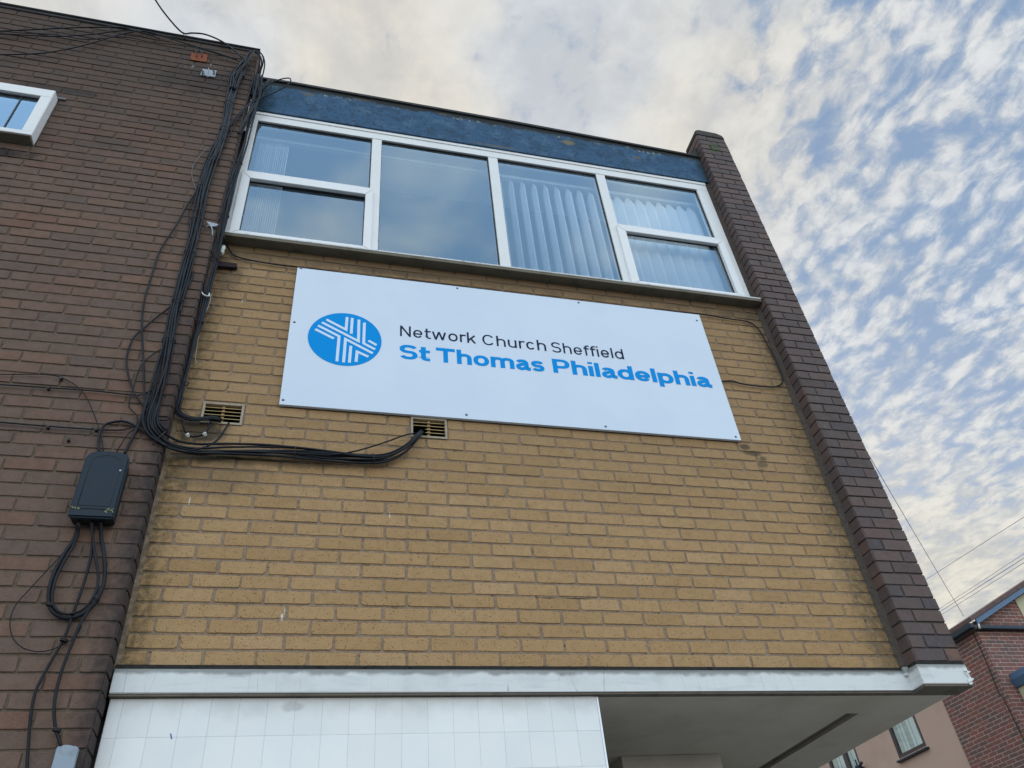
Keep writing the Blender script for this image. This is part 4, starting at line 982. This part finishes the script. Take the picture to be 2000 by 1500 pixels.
# trim gable bricks above the verge line later by the roof; keep the wall below it
zv = lambda x: 4.20 + (x - 13.47) * .455
for f in [f for f in b.faces if f.calc_center_median().z > 4.12 and f.calc_center_median().z > zv(f.calc_center_median().x) + .0]: b.faces.remove(f)
for v_ in [v_ for v_ in b.verts if not v_.link_faces]: b.verts.remove(v_)
obj('red_brick_wall', b, M_RB, H1)
b = NB(); box(b, (HX+.0055, HY0+.0055, GZ), (19, HY1+.0, 4.12)); prism(b, [Vector((HX+.006, HY0+.0055, 4.121)), Vector((19, HY0+.0055, 4.121)), Vector((19, HY0+.0055, zv(19)-.06)), Vector((HX+.006, HY0+.0055, zv(HX)-.03))], (0, 1.6, 0)); obj('mortar_backing', b, M_RM, H1)
b = NB(); prism(b, [Vector((13.32, HY0-.16, zv(13.32)+.02)), Vector((19, HY0-.16, zv(19)+.02)), Vector((19, HY0-.16, zv(19)+.11)), Vector((13.32, HY0-.16, zv(13.32)+.11))], (0, 3.2, 0), bev=.01); obj('roof', b, M_RTILE, H1)
b = NB(); prism(b, [Vector((13.46, HY0-.14, zv(13.46)-.085)), Vector((19, HY0-.14, zv(19)-.085)), Vector((19, HY0-.14, zv(19)+.02)), Vector((13.46, HY0-.14, zv(13.46)+.02))], (0, .03, 0), bev=.004); obj('bargeboard', b, M_BBLUE, H1)
b = NB(); box(b, (13.50, HY0-.11, 4.035), (19, HY0-.004, 4.11), bev=.015); obj('gutter', b, M_GUT, H1)
b = NB(); box(b, (13.30, HY0-.10, 4.05), (13.42, HY1+1.2, 4.15), bev=.02); obj('gutter', b, M_GUT, H1)
b = NB(); box(b, (13.425, HY0-.05, 4.06), (13.499, HY1+1.2, 4.12)); obj('eaves_board', b, M_CONC, H1)
b = NB(); tube(b, [Vector((13.47, HY0-.12, 4.02)), Vector((13.49, HY0-.12, 4.12))], .02); obj('gutter_bracket', b, M_POT, H1)
b = NB(); prism(b, [Vector((14.80, HY0-.012, 4.12)), Vector((19, HY0-.012, 4.12)), Vector((19, HY0-.012, zv(19)-.1)), Vector((14.80, HY0-.012, zv(14.8)-.1))], (0, .01, 0)); obj('render_panel', b, M_CREAM, H1)
b = NB(); box(b, (13.74, HY0-.42, 3.06), (19, HY0-.004, 3.18), bev=.01); prism(b, [Vector((13.76, HY0-.40, 2.93)), Vector((19, HY0-.40, 2.93)), Vector((19, HY0-.40, 3.059)), Vector((13.70, HY0-.40, 3.059))], (0, .39, 0)); obj('bay_gutter', b, M_BBLUE, H1)
b = NB(); box(b, (13.80, HY0-.36, GZ), (19, HY0-.005, 2.929)); obj('bay_wall', b, M_CREAM, H1)
b = NB(); tube(b, catmull([Vector((HX-.012, HY0+.10, 4.02)), Vector((HX-.012, HY0+.12, 3.4)), Vector((HX-.012, HY0+.16, 2.9)), Vector((HX-.012, HY0+.11, 2.3)), Vector((HX-.012, HY0+.10, -2))], .1), .008); obj('wall_cable', b, M_GASK, H1, True)
H2 = thing('rendered_house', 'pink rendered house seen under the building overhang', 'house', (16, 13, GZ))
b = NB()
wins = [(11.13, 12.08, 2.66, 3.62), (13.42, 14.60, 2.60, 3.62)]
def slab_y(bm, y0, y1, z0, z1, x0, x1, holes):
    ys = sorted({y0, y1, *[h[0] for h in holes], *[h[1] for h in holes]})
    for a, c in zip(ys[:-1], ys[1:]):
        z = z0
        for h in sorted([h for h in holes if h[0] <= a+1e-6 and h[1] >= c-1e-6], key=lambda h: h[2]):
            box(bm, (x0, a, z), (x1, c, h[2])); z = h[3]
        box(bm, (x0, a, z), (x1, c, z1))
slab_y(b, HY1+.002, 22, GZ, 4.05, HX+.03, HX+.25, wins)
box(b, (HX+.6, HY1+.2, GZ), (19, 22, 4.05))
obj('rendered_wall', b, M_PINK, H2)
b = NB(); prism(b, [Vector((13.2, HY1+1.3, 4.1)), Vector((19, HY1+1.3, 6.7)), Vector((19, HY1+1.3, 6.8)), Vector((13.2, HY1+1.3, 4.2))], (0, 11, 0)); obj('roof', b, M_RTILE, H2)
for k, (y0, y1, z0, z1) in enumerate(wins):
    b = NB(); x0, x1 = HX+.04, HX+.10; w = .075
    box(b, (x0, y0, z1-w), (x1, y1, z1)); box(b, (x0, y0, z0), (x1, y1, z0+w)); box(b, (x0, y0, z0+w), (x1, y0+w, z1-w)); box(b, (x0, y1-w, z0+w), (x1, y1, z1-w))
    if k: box(b, (x0+.002, y0+.42, z0+w), (x1, y0+.56, z1-w))
    wo = obj('window', b, M_MAROON, H2)
    b = NB(); box(b, (x0+.03, y0+w*.9, z0+w*.9), (x0+.036, y1-w*.9, z1-w*.9)); obj('pane', b, M_GLASS2, wo)
    b = NB(); box(b, (HX-.05, y0-.06, z0-.075), (HX+.06, y1+.03, z0-.035), bev=.008); obj('sill', b, M_GUT, wo)
    b = NB()
    for q in range(9 if not k else 11):
        yy = y0 + .12 + q*.085
        if q in (5, 6): continue
        box(b, (HX+.2+.02*(q % 2), yy, z0+.05), (HX+.205+.02*(q % 2), yy+.075, z1))
    obj('curtain', b, M_SLAT, wo)
b = NB(); box(b, (HX+.28, HY1+.3, z0-.4), (HX+.5, 21, 3.9)); obj('room_back', b, M_ROOMW, H2)
# outside fitting on the far window (lamp bracket shape)
b = NB(); c = at(1678, 1497, HX-.12, 0); tube(b, catmull([c+Vector((0, .12, .02)), c, c+Vector((0, -.14, .05))]), .03); tube(b, [c+Vector((0, .05, 0)), c+Vector((0, .06, .16))], .02); tube(b, [c+Vector((.12, 0, -.05)), c+Vector((0, 0, 0))], .03)
tag(obj('wall_lamp', b, M_GUT, None, True), 'dark wall lamp beside the lower window of the pink house', 'lamp')

# ================================================================== OVERHEAD WIRES
def sky_wire(label, a, c, da, dc, r=.010, sag=.0):
    """wire between two pole heads, given by the ray they are seen along and their distance"""
    def pt(q, dist):
        d_ = (PIT_M @ Vector(((q[0]-1000)/FPX, (750-q[1])/FPX, -1.0))).normalized(); return CP + d_*dist
    A_, C_ = pt(a, da), pt(c, dc); P = [A_.lerp(C_, i/12) - Vector((0, 0, sag*4*(i/12)*(1-i/12))) for i in range(13)]
    b = NB(); tube(b, catmull(P, .6), r*.62, 6); tag(obj('overhead_wire', b, M_CABG, None, True), label, 'wire', 'overhead wires in the gap beside the pier')
sky_wire('overhead wire dropping steeply behind the pier to the house eaves', (1655, 817), (1882, 1203), 9.4, 16.2, .0065, .06)
sky_wire('highest overhead wire slanting up to the right', (1780, 1150), (2100, 946), 30, 22, .010)
sky_wire('upper of the three parallel overhead wires', (1780, 1225), (2100, 1016), 34, 24, .009)
sky_wire('middle of the three parallel overhead wires', (1780, 1230), (2100, 1026), 34, 24, .012)
sky_wire('lowest of the three parallel overhead wires', (1800, 1225), (2100, 1036), 34, 24, .010)
